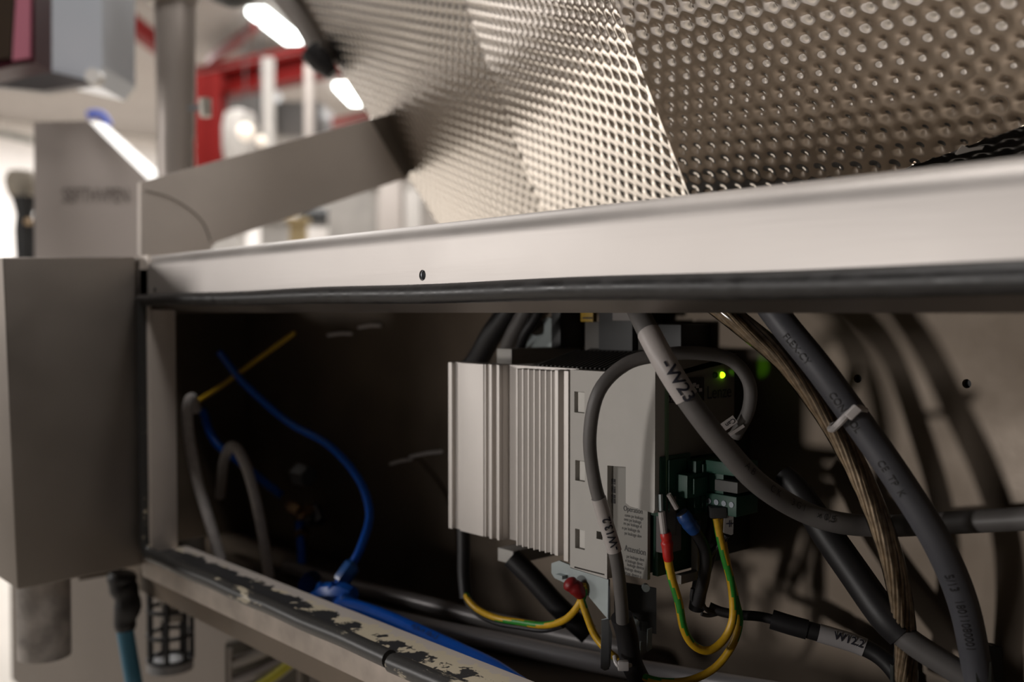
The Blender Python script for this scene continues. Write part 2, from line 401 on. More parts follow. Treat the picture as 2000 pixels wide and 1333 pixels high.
# inner shell
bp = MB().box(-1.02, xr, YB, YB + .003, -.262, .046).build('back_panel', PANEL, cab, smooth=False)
cut(bp, [cylvf(P(x, y, Y=YB) + Vector((0, -.01, 0)), P(x, y, Y=YB) + Vector((0, .01, 0)), .0024, 20) for x, y in ((1675, 740), (1888, 750))])
MB().box(-1.02, xr, YB + .004, YB + .03, -.262, .04).build('outer_skin', PLD, cab, smooth=False)
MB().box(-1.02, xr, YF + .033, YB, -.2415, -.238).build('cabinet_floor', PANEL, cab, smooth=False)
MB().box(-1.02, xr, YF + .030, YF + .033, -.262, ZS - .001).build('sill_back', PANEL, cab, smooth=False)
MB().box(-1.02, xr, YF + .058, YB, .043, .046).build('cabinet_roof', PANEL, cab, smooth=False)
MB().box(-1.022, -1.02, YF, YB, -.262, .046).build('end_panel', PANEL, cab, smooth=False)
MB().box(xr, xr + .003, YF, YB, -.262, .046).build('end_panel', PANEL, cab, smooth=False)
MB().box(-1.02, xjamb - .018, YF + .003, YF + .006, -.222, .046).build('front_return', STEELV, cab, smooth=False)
MB().box(-.42, xr, YB + .03, 1.5, .014, .021).build('unseen_dark_plate', mat('reflected_dark', (.05, .045, .04), .7), cab, smooth=False)  # added unseen plate, dark so the folded hopper panel reflects something dark
# hinge post box at the left, standing proud of the front
q = [P(5, 503, X=-.862), P(264, 501, X=-.862), P(280, 1104, X=-.862), P(34, 1153, X=-.862)]
off = Vector((-.10, 0, 0))
link('post_box', *hexvf(q + [p + off for p in q], .0018), STEELV, cab)['label'] = 'shade-darkened steel box housing at the end of the opening'
# tube foot under it
a = P(87, 1135, t=.868); b = P(87, 1281, t=.868); a.x = b.x; a.y = b.y
tb = MB().cyl(a + Vector((0, 0, .01)), b, .0212, 40)
ft = tb.build('tube_foot', mat('stained_tube', (.5, .46, .43), .5, .4, noise=.45, nscale=55, rnoise=.1), cab)
cut(ft, [cylvf(b + Vector((0, 0, -.01)), b + Vector((0, 0, .03)), .0185, 40)])
# bent support arm (box section), rises away from the rail
XA = P(275, 425, Y=.40).x
o_ = [(275, 500), (275, 356), (722, 232), (790, 349), (422, 474), (412, 484), (412, 494)]
poly = [P(x, y, X=XA + (0)) for x, y in o_]
# the arm swings slightly outwards towards the hopper
link('support_arm', *prismvf([P(x, y, t=None, X=XA) for x, y in o_], (-.008, 0, 0)), STEELARM, cab, angle=20)['label'] = 'bent box-section arm rising from the top rail'
e0, e1 = P(722, 232, X=XA), P(790, 349, X=XA)
dy = (e1 - e0)
wq = [P(723, 232, X=XA - .0005), P(757, 224, X=XA - .0005), P(806, 330, X=XA - .0005), P(791, 352, X=XA - .0005)]
link('arm_end_plate', *prismvf(wq, (-.008, 0, 0)), mat('shaded_end_plate', (.24, .21, .18), .5, .7), cab, angle=20)  # shadow on the arm end put into the plate's dark colour
w1 = [P(x, y, X=XA + .0006) for x, y in ((285, 372), (330, 385), (372, 410), (398, 437), (411, 470))]
link('weld_seam', *tubevf(spline(w1, 4), .0005, 6), STEELV, cab)
# lower bodywork below the opening
q = [P(166, 1100, Y=.62), P(250, 1100, Y=.62), P(250, 1500, Y=.62), P(166, 1500, Y=.62)]
XL = q[0].x
MB().box(XL, XL + 1.6, .50, .62, -.60, -.262, .002).build('lower_body', mat('body_sheet', (.21, .18, .155), .55, .4, noise=.08, nscale=6), cab)
sl = [P(165, 1258, Y=.4985), P(205, 1275, Y=.4985), P(245, 1303, Y=.4985)]
print('lower body X', XL)

# ================================================================== EMBOSSED HOPPER
def facet(c, name, parent, step=.00125, p=.0122, amp=-.0017, rad=.0030, curve=0.0, uo=None):
    # c: four corners (top-left, top-right, bottom-right, bottom-left), dimple rows follow uo
    c = [Vector(q) for q in c]
    o = c[0]; nrm = ((c[1] - c[0]).cross(c[3] - c[0])).normalized()
    if nrm.dot(o) > 0: nrm = -nrm          # towards the camera side
    u = (uo if uo is not None else (c[1] - c[0])); u = (u - nrm * u.dot(nrm)).normalized(); v = nrm.cross(u)
    wu = max((c[1] - c[0]).length, (c[2] - c[3]).length); wv = max((c[3] - c[0]).length, (c[2] - c[1]).length)
    nu = int(wu / step) + 1; nv = int(wv / step) + 1
    s = np.linspace(0, 1, nu)[None, :, None]; t = np.linspace(0, 1, nv)[:, None, None]
    cc = [np.array(q) for q in c]
    G = (cc[0] * (1 - s) + cc[1] * s) * (1 - t) + (cc[3] * (1 - s) + cc[2] * s) * t
    rel = G - np.array(o); a = rel @ np.array(u); b = rel @ np.array(v)
    h = p * math.sqrt(3) / 2
    best = np.full(a.shape, 1e9)
    row = np.round(b / h)
    for dr in (-1, 0, 1):
        rr = row + dr; sh = (rr % 2) * p / 2
        col = np.round((a - sh) / p); dd = (a - sh - col * p) ** 2 + (b - rr * h) ** 2
        best = np.minimum(best, dd)
    d = np.sqrt(best); bump = amp * np.exp(-(d / rad) ** 1.5)
    e = np.minimum(np.minimum(s[..., 0], 1 - s[..., 0]) * wu, 1.0) + 0 * b
    bump *= np.clip((e - .0005) / .002, 0, 1)
    G = G + bump[..., None] * np.array(nrm) + (np.sin(s * 3.14159) * curve) * np.array(nrm)
    L = ORG[parent.name]; co = (G.reshape(-1, 3) - np.array(L)).astype(np.float32)
    idx = np.arange(nu * nv).reshape(nv, nu)
    f = np.stack([idx[:-1, :-1], idx[:-1, 1:], idx[1:, 1:], idx[1:, :-1]], -1).reshape(-1, 4)
    me = bpy.data.meshes.new(name); me.vertices.add(len(co)); me.vertices.foreach_set('co', co.ravel())
    me.loops.add(f.size); me.loops.foreach_set('vertex_index', f.ravel().astype(np.int32))
    me.polygons.add(len(f)); me.polygons.foreach_set('loop_start', np.arange(0, f.size, 4, dtype=np.int32))
    me.polygons.foreach_set('use_smooth', np.ones(len(f), bool)); me.update(); me.validate()
    me.materials.append(EMB)
    ob = bpy.data.objects.new(name, me); C.objects.link(ob); ob.parent = parent; ORG[ob.name] = L
    return ob
def invd(x, y): return 1.0 / (2.2 + .00074 * (x - 2000) - .00073 * y)
def line(p, q, y):
    f = (y - p[1]) / (q[1] - p[1]); return p[0] + (q[0] - p[0]) * f
BC = ((1200, 0), (1338, 360)); AB = ((905, 0), (1060, 420)); LA = ((575, 0), (850, 430))
yt, yb = -160, 470
def on(l, y): return line(l[0], l[1], y)
c1 = P(on(BC, yt), yt, invd(on(BC, yt), yt)); c2 = P(on(BC, yb), yb, invd(on(BC, yb), yb))
# lower fold of the right facet
d1 = P(2350, 120, invd(2350, 120)); d0 = P(1440, 392, invd(1440, 392))
c0r = P(2350, yt, invd(2350, yt))
hop = thing('embossed_hopper', P(1200, 420, .72), 'big folded stainless hopper of dimpled sheet above the top rail', 'hopper')
Xd = Vector((1, 0, 0))
facet([c1, c0r, d1, c2.lerp(c2, 0)], 'hopper_panel', hop, uo=Xd)['label'] = 'front dimpled panel'
# lower facet folded under, away from the viewer
e1_ = d1 + Vector((0, .16, -.03)); e0_ = c2 + Vector((0, .12, -.022))
facet([c2, d1, e1_, e0_], 'hopper_panel', hop, uo=Xd)['label'] = 'dimpled panel folded under, dark with shade'
b1 = P(on(AB, yt), yt, .89); b2 = P(on(AB, yb), yb, .97)
facet([b1, c1, c2, b2], 'hopper_panel', hop, uo=c1 - b1)['label'] = 'middle dimpled panel'
a1 = P(on(LA, yt), yt, 1.27); a2 = P(on(LA, yb), yb, 1.22)
facet([a1, b1, b2, a2], 'hopper_panel', hop, uo=b1 - a1)['label'] = 'left dimpled panel receding out of focus'
# back of the hopper so that it has a body
bk = [a1, a2, e0_, e1_, c0r, c1, b1]
cen = P(1300, 150, 1.25)
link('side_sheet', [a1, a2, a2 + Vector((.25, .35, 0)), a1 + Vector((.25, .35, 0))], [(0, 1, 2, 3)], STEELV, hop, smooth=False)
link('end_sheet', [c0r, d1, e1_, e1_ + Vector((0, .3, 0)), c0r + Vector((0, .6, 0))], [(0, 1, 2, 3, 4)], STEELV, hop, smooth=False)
# chip of scrap on the lower hopper panel
cp = P(1892, 292, invd(1892, 292) - .020)
V = [cp + RGT * x * .0011 + UPV * y * .0011 for x, y in ((-6, -2), (-3, 2), (0, .6), (7, 1.6), (6, 0), (2, -.6), (-5, -2.4))]
tag(link('metal_sliver', *prismvf(V, FWD * .0005), DIRTY), 'tiny pale torn sliver stuck low on the dimpled hopper', 'debris')

# ================================================================== THE DRIVE
YD = .427; XF = XY(1285, YD)
drv = thing('motor_drive', (-.45, .46, -.15), 'grey inverter drive with ribbed aluminium heatsink and green terminals', 'inverter drive')
ZT, ZB = -.0336, -.1455
def X_(px, Y=YD): return XY(px, Y)
# heatsink
hs = MB().box(X_(973), X_(1112), YD + .008, YD + .03, ZB, ZT, .0004)
hs.box(X_(876), X_(975), YD + .003, YD + .014, ZB, ZT, .0003)
hsb = hs.build('heatsink', ALU, drv)
hsb['label'] = 'pale aluminium heatsink'
for p0, p1, y0, dz in ((875, 882, 0, 0), (897, 943, 0.0003, 0), (943, 946, .001, 0), (956, 961, -.0004, 0), (969.5, 974, .0003, 0)):
    MB().box(X_(p0), X_(p1), YD + y0, YD + .010, ZB, ZT, .0004).build('rib', ALU, hsb)
for i in range(7):
    x0 = 1007 + i * 11.2
    MB().box(X_(x0), X_(x0 + 2.6), YD + .0005, YD + .010, ZB - .0005, ZT - .0015, .0003).add(
        *hexvf([Vector((X_(x0 + 2.6), YD + .001, ZB)), Vector((X_(x0 + 10.6), YD + .004, ZB)), Vector((X_(x0 + 10.6), YD + .004, ZT - .002)), Vector((X_(x0 + 2.6), YD + .001, ZT - .002)),
                Vector((X_(x0 + 2.6), YD + .009, ZB)), Vector((X_(x0 + 10.6), YD + .009, ZB)), Vector((X_(x0 + 10.6), YD + .009, ZT - .002)), Vector((X_(x0 + 2.6), YD + .009, ZT - .002))])).build('fin', ALU, hsb)
MB().box(X_(1085), X_(1092), YD - .0008, YD + .012, ZB, ZT - .001, .0004).build('fin', ALU, hsb)
MB().box(X_(1103), X_(1112), YD - .0008, YD + .012, ZB - .002, ZT - .001, .0005).build('fin', ALU, hsb)
for y in (955, 1073):
    c = P(1099, y, Y=YD + .006); MB().cyl(c, c + Vector((0, -.004, 0)), .0026, 12).cyl(c + Vector((0, -.004, 0)), c + Vector((0, -.0046, 0)), .0026, 12, .0018).build('screw', ZINC, hsb)
# casing
x1115, x1187, x1228, x1285 = X_(1114), X_(1187), X_(1228), XF
z0 = ZY(1115, 1109, YD)
seg = [(x1115, z0), (x1115, ZT - .0002), (x1228, ZT - .0002), (x1228, ZY(1228, 913, YD)), (x1187, ZY(1187, 910, YD)), (x1187, ZY(1187, 1132, YD))]
side = link('side_casing', *prismvf([Vector((x, YD, z)) for x, z in seg], (0, .006, 0)), PLG, drv, angle=20)
cuts = []
for a0, a1_, b0, b1_ in ((1122, 1142, 765, 806), (1124, 1143, 899, 939), (1124, 1143, 1033, 1071), (1166, 1178, 1038, 1053)):
    cuts.append(boxvf(X_(a0), X_(a1_), YD - .01, YD + .0035 if a0 != 1166 else YD + .02, ZY(a0, b1_, YD), ZY(a0, b0, YD)))
cuts.append(hexvf([P(1117, 1108, Y=YD - .002), P(1176, 1123, Y=YD - .002), P(1176, 1126, Y=YD - .002), P(1117, 1111, Y=YD - .002)] + [P(x, y, Y=YD - .002) + Vector((0, .006, 0)) for x, y in ((1117, 1108), (1176, 1123), (1176, 1126), (1117, 1111))]))
cut(side, cuts)
for a0, a1_, b0, b1_ in ((1124.5, 1141.5, 766, 805), (1128, 1142, 901, 938), (1128, 1142, 1035, 1070)):
    MB().box(X_(a0 + 2.5), X_(a1_), YD + .0010, YD + .006, ZY(a0, b1_, YD), ZY(a0, b0, YD), .0002).build('snap_tab', mat('snap_tab', (.55, .53, .49), .6), side)
MB().box(x1115 + .0005, x1228, YD + .0055, YD + .066, z0 + .002, ZT - .0008).build('inner_body', PLD, drv, smooth=False)
# sloping top with diagonal vent ribs
zr = -.0245
tp = MB()
tp.add(*hexvf([Vector((X_(1000), YD + .010, ZT - .001)), Vector((XF, YD + .002, ZT - .001)), Vector((XF, YD + .004, ZT - .003)), Vector((X_(1000), YD + .01, ZT - .003)),
               Vector((X_(1000), YD + .071, zr)), Vector((XF, YD + .071, zr)), Vector((XF, YD + .071, zr - .004)), Vector((X_(1000), YD + .071, zr - .004))]))
vt = tp.build('vented_top', mat('top_plastic', (.10, .095, .088), .65), drv)
for i in range(30):
    x = X_(1010) + i * (XF - .002 - X_(1010)) / 30; x2 = x + .018
    if x2 > XF: continue
    a = Vector((x, YD + .012, ZT + .0002)); b = Vector((x2 - .03, YD + .062, zr + .0006 - .0012))
    a, b = Vector((x - .006, YD + .010, ZT + .0004)), Vector((x - .024, YD + .062, zr - .0010))
    if b.x < X_(985): continue
    link('vent_rib', *tubevf([a, b], .0008, 4), mat('rib_plastic', (.07, .066, .06), .7), vt)
# proud end cover
zc = ZY(1285, 1003, YD)
q = [(x1228, ZY(1228, 984, YD - .002)), (x1228 + .003, ZY(1228, 989, YD - .002)), (XF - .001, zc), (XF, zc + .002), (XF, -.0250), (x1228, -.0255)]
link('end_cover', *prismvf([Vector((x, YD - .002, z)) for x, z in q], (0, .009, 0)), PLG, drv, angle=20)
# front face with keypad window (faces right)
MB().box(XF - .004, XF, YD + .007, .4965, ZX(1400, 885, XF), -.0243, .0006).build('front_cover', PLF, drv)
MB().box(XF - .0012, XF + .0012, YD + .006, YD + .008, -.13, -.0245).build('edge_strip', mat('edge_strip', (.12, .2, .12), .5), drv)
def fp(px, py, e=.0004): return P(px, py, X=XF + e)
link('display_window', *prismvf([fp(1300, 740), fp(1374, 737), fp(1374, 783), fp(1300, 787)], (.0005, 0, 0)), mat('display_black', (.004, .004, .005), .15), drv)
k = 0
for cx, cy in ((1307, 762), (1316, 762), (1311, 769), (1322, 768), (1362, 755), (1368, 762), (1356, 752)):
    c = fp(cx, cy, .001); MB().box(c.x, c.x + .0003, c.y - .0012, c.y + .0012, c.z - .001, c.z + .001).build('logo_square', mat('logo_pale', (.4, .36, .36), .6) if k == 0 else bpy.data.materials['logo_pale'], drv); k += 1
text_on_plane('logo_text', 'Lenze', .0105, fp(1405, 767, .0006), (0, 1, 0), (0, 0, 1), INK, drv, .95)
text_on_plane('printed_text', '12D', .0035, fp(1312, 781, .0012), (0, 1, 0), (0, 0, 1), bpy.data.materials['logo_pale'], drv)
link('led', *tubevf([fp(1410, 733, -.001), fp(1410, 733, .0006), fp(1410, 733, .0011)], [.0019, .0019, .0008], 16), LED, drv)['label'] = 'glowing green status light'
sd_ = bpy.data.lights.new('status_light_beam', 'SPOT'); sd_.energy = .03; sd_.color = (.25, 1, .01); sd_.spot_size = math.radians(20); sd_.spot_blend = 1; sd_.shadow_soft_size = .001
so_ = bpy.data.objects.new('status_light_beam', sd_); C.objects.link(so_); so_.location = fp(1410, 733, .0035)
so_.rotation_euler = (P(1484, 716, Y=YB) - so_.location).to_track_quat('-Z', 'Y').to_euler()
link('led', *tubevf([fp(1396, 733, -.001), fp(1396, 733, .0006), fp(1396, 733, .0011)], [.0019, .0019, .0008], 16), LEDR, drv)['label'] = 'unlit status light'
# open lower half with circuit board, terminals, recessed label
MB().box(XF - .010, XF - .006, YD + .008, .4965, -.146, ZX(1400, 885, XF), .0004).build('circuit_board', PCB, drv)
MB().box(X_(1187), XF - .010, YD + .004, YD + .0065, -.148, ZY(1187, 905, YD), .0004).build('type_label_plate', LABELM, drv)
yl = YD + .0038
def lt(body, size, px, py, n='label_text'): return text_on_plane(n, body, size, P(px, py, Y=yl), (1, 0, 0), (0, 0, 1), PRINT, drv, .8)
lt('Attention', .0050, 1240, 1076); lt('Operation', .0042, 1236, 997)
for i, (a0, a1_, y) in enumerate(((1218, 1258, 1009), (1218, 1254, 1017), (1218, 1252, 1025), (1218, 1246, 1034), (1218, 1252, 1044), (1218, 1263, 1090), (1218, 1258, 1098), (1218, 1262, 1106), (1218, 1256, 1114), (1218, 1250, 1122))):
    random.seed(i); s = P((a0 + a1_) / 2, y + 1, Y=yl)
    text_on_plane('label_text', 'conn pe leakage device un cap'[i:i + 15], .0026, s, (1, 0, 0), (0, 0, 1), PRINT, drv, .82)
bc = MB()
for i in range(14):
    if i in (3, 8): continue
    h = .0006 if i % 3 else .0012
    a = P(1196, 938 + i * 3.4, Y=yl); bc.box(a.x - .0022, a.x + .0022, yl - .0002, yl, a.z - h / 2, a.z + h / 2)
bc.build('barcode', PRINT, drv, smooth=False)
# framed opening with relay block
fr = MB()
o0, o1 = (1290, 1355), (1010, 1128)
def fbar(x0, y0, x1, y1, d=.004):
    a = fp(x0, y0, -.004); b = fp(x1, y1, -.004); fr.box(XF - .004, XF + .0005, min(a.y, b.y), max(a.y, b.y), min(a.z, b.z), max(a.z, b.z), .0004)
fbar(1350, 1015, 1356, 1129); fbar(1318, 1122, 1356, 1129)
fr.build('board_frame', mat('frame_plastic', (.26, .24, .22), .6), drv)
a = fp(1298, 1000, 0); b = fp(1328, 1075, 0)
MB().box(XF - .006, XF + .001, a.y, b.y, b.z, a.z, .0005).build('relay_block', mat('relay_plastic', (.2, .18, .18), .6), drv)
# green pluggable terminals
def tblock(x0, y0, x1, y1, xo, depth, nm='terminal_block', m_=GTERM):
    a = P(x0, y0, X=XF + xo); b = P(x1, y1, X=XF + xo)
    mbb = MB().box(XF - .006, XF + xo + depth, a.y, b.y, min(a.z, b.z), max(a.z, b.z), .0005)
    mbb.box(XF + xo + depth - .0005, XF + xo + depth + .0015, a.y + (b.y - a.y) * .2, b.y - (b.y - a.y) * .2, min(a.z, b.z) + .002, max(a.z, b.z) - .002, .0003)
    return mbb.build(nm, m_, drv)
tblock(1288, 893, 1346, 998, 0, .001, 'terminal_base'); tblock(1348, 900, 1396, 936, .004, .004)
tblock(1331, 928, 1376, 964, .006, .004); tblock(1346, 962, 1400, 992, .004, .004)
pl = thing('terminal_plug', P(1420, 940, X=XF + .02), 'green screw terminal plug pushed into the dark end of the drive', 'terminal plug')
c = P(1420, 945, X=XF + .018)
g1 = MB().box(XF + .009, XF + .030, c.y - .008, c.y + .012, c.z + .006, c.z + .013, .0006)
g1.box(XF + .009, XF + .030, c.y - .008, c.y + .012, c.z - .016, c.z - .005, .0006); g1.box(XF + .009, XF + .02, c.y - .006, c.y + .012, c.z - .005, c.z + .006, .0004)
pb = g1.build('plug_body', GTERM, pl)
MB().box(XF + .016, XF + .031, c.y - .0085, c.y + .011, c.z - .003, c.z + .003, .0003).build('marking_strip', mat('marking_strip', (.09, .09, .085), .6), pl)
for i in range(4):
    MB().cyl(Vector((XF + .012 + i * .005, c.y + .0, c.z - .0095)), Vector((XF + .012 + i * .005, c.y - .0085, c.z - .0095)), .0016, 10).build('clamp_screw', DZINC, pl)
# mounting feet of the drive
a = P(970, 681, Y=.463); b = P(999, 714, Y=.463)
MB().box(a.x, b.x, .463, .5299, b.z, a.z, .0006).build('mounting_foot', PLG, drv)
a = P(972, 1070, Y=.450); b = P(1002, 1104, Y=.450)
MB().box(a.x, b.x, .450, .5299, b.z, a.z, .0006).build('mounting_foot', PLG, drv)
MB().box(X_(985), XF - .012, YD + .031, YD + .102, -.146, -.036).build('rear_housing', PLD, drv, smooth=False)
# zinc earthing plate under the casing
zp = [(1077, 1101), (1092, 1096), (1112, 1104), (1114, 1110), (1188, 1133), (1189, 1212), (1180, 1202), (1143, 1158), (1083, 1130), (1077, 1120)]
link('earthing_plate', *prismvf([P(x, y, Y=YD + .006) for x, y in zp], (0, .0015, 0)), ZINC, drv, angle=20)
MB().box(X_(1080), X_(1094), YD + .002, YD + .0075, ZY(1086, 1132, YD), ZY(1086, 1125, YD)).build('spade_tab', ZINC, drv)

# clamp bracket hanging below the drive
br = thing('shield_clamp_bracket', P(1225, 1320, .59), 'shiny zinc shield clamp bracket hanging under the drive', 'clamp bracket')
def slabpix(name, pts, t, thick, m_, parent, ang=20):
    return link(name, *prismvf([P(x, y, t) for x, y in pts], FWD * thick), m_, parent, angle=ang)
slabpix('bracket_leg', [(1175, 1212), (1188, 1209), (1190, 1308), (1181, 1311), (1173, 1306)], .585, .0015, DZINC, br)
slabpix('bracket_wing', [(1188, 1140), (1192, 1150), (1189, 1212), (1196, 1240), (1192, 1303), (1186, 1306)], .588, .0015, DZINC, br)
slabpix('bracket_plate', [(1200, 1135), (1282, 1150), (1282, 1240), (1250, 1232), (1245, 1210), (1200, 1215)], .60, .0015, PLD, br)
slabpix('bracket_spring', [(1265, 1231), (1274, 1228), (1273, 1268), (1264, 1275)], .588, .002, ZINC, br)
slabpix('bracket_spring', [(1251, 1255), (1254, 1255), (1254, 1276), (1250, 1277)], .588, .002, ZINC, br)
slabpix('bracket_plate', [(1240, 1212), (1266, 1216), (1262, 1276), (1236, 1284)], .60, .0015, DZINC, br)
c = P(1241, 1218, .585); MB().cyl(c, c + FWD * .006, .0024, 12).build('bracket_screw', ZINC, br)
c = P(1262, 1150, .592); MB().cyl(c, c + FWD * .004, .0022, 12).build('bracket_screw', ZINC, br)

# ================================================================== CABLES ON THE RIGHT
FACE = -FWD
def cab_tube(name, pts, r, m_, label, cat='cable', group=None, n=18, step=6, twist=None):
    path = spline(pix(pts), step); o = tube(name, path, r, m_, None, n, twist); tag(o, label, cat, group); ORG[o.name] = Vector(o.location); return o, path
def seg_of(path, a, b):
    n = len(path); return path[int(a * (n - 1)):int(b * (n - 1)) + 1]
# W23
w23 = [(1236, 588, .55), (1262, 640, .53), (1300, 712, .517), (1350, 790, .515), (1410, 868, .518), (1478, 942, .527), (1555, 993, .54), (1630, 1020, .54), (1720, 1028, .54), (1850, 1022, .515), (2060, 1010, .48)]
o, pth = cab_tube('control_cable', w23, .0058, CGREY, 'grey control cable with handwritten sleeve sweeping in front of the drive face', n=22)
sv = link('marker_sleeve', *tubevf(seg_of(pth, .125, .285), .0062, 22), SLEEVEW, o)
text_on_tube('handwriting', '-W23', .0092, pth, .205, .0063, FACE + RGT * -.10 + UPV * .25, INK, sv, 1, 1)
for k, (s_, tx) in enumerate(((.40, 'A B'), (.47, 'C K'), (.535, '3 G 1'), (.60, 'x 0,5'))):
    text_on_tube('cable_print', tx, .005, pth, s_, .0059, FACE + RGT * .35 + UPV * .2, PRINT, o)
# W13.2 loop
w13 = [(1436, 852, .56), (1462, 800, .55), (1462, 745, .545), (1425, 702, .545), (1360, 690, .54), (1290, 694, .535), (1222, 712, .532), (1170, 765, .53), (1152, 850, .535), (1160, 935, .54), (1180, 1010, .545), (1203, 1090, .55), (1213, 1170, .56), (1216, 1215, .565)]
o, pth = cab_tube('sensor_cable', w13, .0036, CGREY, 'thin grey cable looping over the top of the drive and down its side', n=18)
sv = link('marker_sleeve', *tubevf(seg_of(pth, .735, .835), .0040, 18), SLEEVEW, o)
text_on_tube('handwriting', '-W13.2', .0062, pth, .785, .0041, FACE + RGT * .2, INK, sv, -1, -1)
lower = [(1214, 1205, .57), (1224, 1240, .575), (1232, 1290, .58), (1250, 1330, .585), (1280, 1380, .59)]
cab_tube('bundled_cable', lower, .0062, CBLACK, 'black wrapped cable tied beneath the zinc clamp bracket')
tie = thing('cable_tie', P(1216, 1300, .575), 'white nylon cable tie with square head under the clamp bracket', 'cable tie', None)
c = P(1217, 1300, .568); R3 = Matrix((RGT, UPV, -FWD)).transposed().to_4x4()
V, F = boxvf(-.0030, .0030, -.0028, .0026, -.002, .0024, .0008); link('tie_head', [c + (R3 @ v) for v in V], F, NYLON, tie)
V, F = tubevf(spline(pix([(1200, 1283, .572), (1203, 1295, .568), (1212, 1303, .567), (1232, 1300, .572)]), 5), .0012, 8); link('tie_strap', V, F, NYLON, tie)
# can tag at loop end
tagp = thing('cable_tag', P(1430, 845, .548), 'small white printed tag on the end of the looping thin cable', 'cable tag')
def rotslab(name, cx, cy, t, w, h, ang, thick, m_, parent):
    u = RGT * math.cos(ang) + UPV * math.sin(ang); v = -RGT * math.sin(ang) + UPV * math.cos(ang); c = P(cx, cy, t)
    V, F = prismvf([c + u * a + v * b for a, b in ((-w, -h), (w, -h), (w, h), (-w, h))], FWD * thick); return link(name, V, F, m_, parent, angle=20), c, u, v
ob, c, u, v = rotslab('tag_plate', 1423, 828, .547, .0044, .0022, math.radians(35), .001, SLEEVEW, tagp)
text_on_plane('tag_text', 'Can', .0036, c - FWD * .0002 + u * .001, -u, -v, INK, tagp)
rotslab('tag_edge', 1438, 842, .549, .0050, .0008, math.radians(33), .004, SLEEVEW, tagp)
# dark grey motor cable
big = [(1490, 580, .528), (1535, 640, .520), (1600, 720, .512), (1680, 830, .506), (1760, 945, .500), (1832, 1062, .498), (1880, 1175, .502), (1905, 1290, .508), (1915, 1380, .51)]
o, pth = cab_tube('motor_cable', big, .0072, CDARK, 'thick slate grey motor cable arching down from the roof, strapped to a braided cable', n=26)
for s_, tx, sz in ((.14, 'FLEX-CY', .0048), (.30, 'CONTROL', .0048), (.46, 'CE  TP  K', .0048), (.70, '5/13', .0055), (.80, '18011080001', .0052)):
    text_on_tube('cable_print', tx, sz, pth, s_, .0073, FACE - RGT * .62 - UPV * .35, PRINT, o)
# clear-jacketed braided cable
brd = [(1392, 590, .545), (1450, 635, .536), (1530, 702, .53), (1600, 790, .528), (1655, 880, .526), (1700, 975, .523), (1735, 1070, .522), (1757, 1160, .525), (1768, 1250, .53), (1770, 1330, .535)]
path = spline(pix(brd), 14)
bo = thing('braided_cable', path[-1], 'clear-jacketed cable with visible coppery braid, running beside the motor cable', 'cable')
rb = .0056; T, Nn = frames(path)
link('core', *tubevf(path, rb * .78, 14), mat('braid_core', (.28, .22, .16), .6), bo)
for kk in range(14):
    dirn = 1; pp = []
    for i, p in enumerate(path):
        b_ = T[i].cross(Nn[i]); a = dirn * i * .055 + kk * 2 * math.pi / 14
        rr = rb * .84 + .00012 * math.sin(i * .9 + kk)
        pp.append(p + (Nn[i] * math.cos(a) + b_ * math.sin(a)) * rr)
    link('braid_strand', *tubevf(pp, .0010, 6), COPPER, bo)
link('clear_jacket', *tubevf(path, rb * 1.08, 18, cap=False), CLEAR, bo)
# strap round the two
tie = thing('cable_tie', P(1655, 815, .5), 'pale nylon cable tie binding the motor cable to the braided cable', 'cable tie')
lp = pix([(1628, 838, .510), (1640, 826, .4985), (1658, 808, .4965), (1675, 798, .4955), (1686, 800, .505)])
V, F = tubevf(spline(lp, 6), .0018, 8); link('tie_strap', V, F, NYLON, tie)
c = P(1666, 806, .4945)
u = (lp[2] - lp[1]).normalized(); w_ = FWD; v = u.cross(w_)
link('tie_head', *hexvf([c + u * a + v * b - w_ * .0012 for a, b in ((-.0036, -.0024), (.0036, -.0024), (.0036, .0024), (-.0036, .0024))] + [c + u * a + v * b + w_ * .002 for a, b in ((-.0036, -.0024), (.0036, -.0024), (.0036, .0024), (-.0036, .0024))], .0008), NYLON, tie)
V, F = cylvf(P(1681, 798, .501), P(1690, 803, .503), .0018, 10); link('tie_tail', V, F, NYLON, tie)
V, F = tubevf(spline(pix([(1628, 838, .510), (1622, 838, .516), (1630, 830, .522)]), 4), .0018, 8); link('tie_loop', V, F, NYLON, tie)
# black heat-shrink cable going down to a gland, grey tail
hp = [(1530, 925, .572), (1556, 955, .566), (1600, 1022, .56), (1665, 1115, .548), (1725, 1200, .535), (1762, 1238, .53)]
o, pth = cab_tube('power_cable', hp, [.0055 + .0030 * min(1, i / 14) for i in range(5 * 6 + 1)], CBLACK, 'thick cable in black shrink sleeve dropping behind the control cable, grey below', n=22)
g2 = spline(pix([(1752, 1232, .53), (1790, 1262, .525), (1850, 1300, .518), (1920, 1345, .51), (1990, 1400, .50)]), 6)
link('outer_sheath', *tubevf(g2, .0064, 18), CGREY, o)
V, F = tubevf(spline(pix([(1536, 955, .570), (1533, 944, .568), (1538, 934, .567), (1546, 934, .566)]), 5), .0010, 8); link('conductor', V, F, GYEL, o)
c = P(1543, 935, .566); V, F = cylvf(c, P(1556, 942, .566), .003, 12); link('ferrule', V, F, DZINC, o)
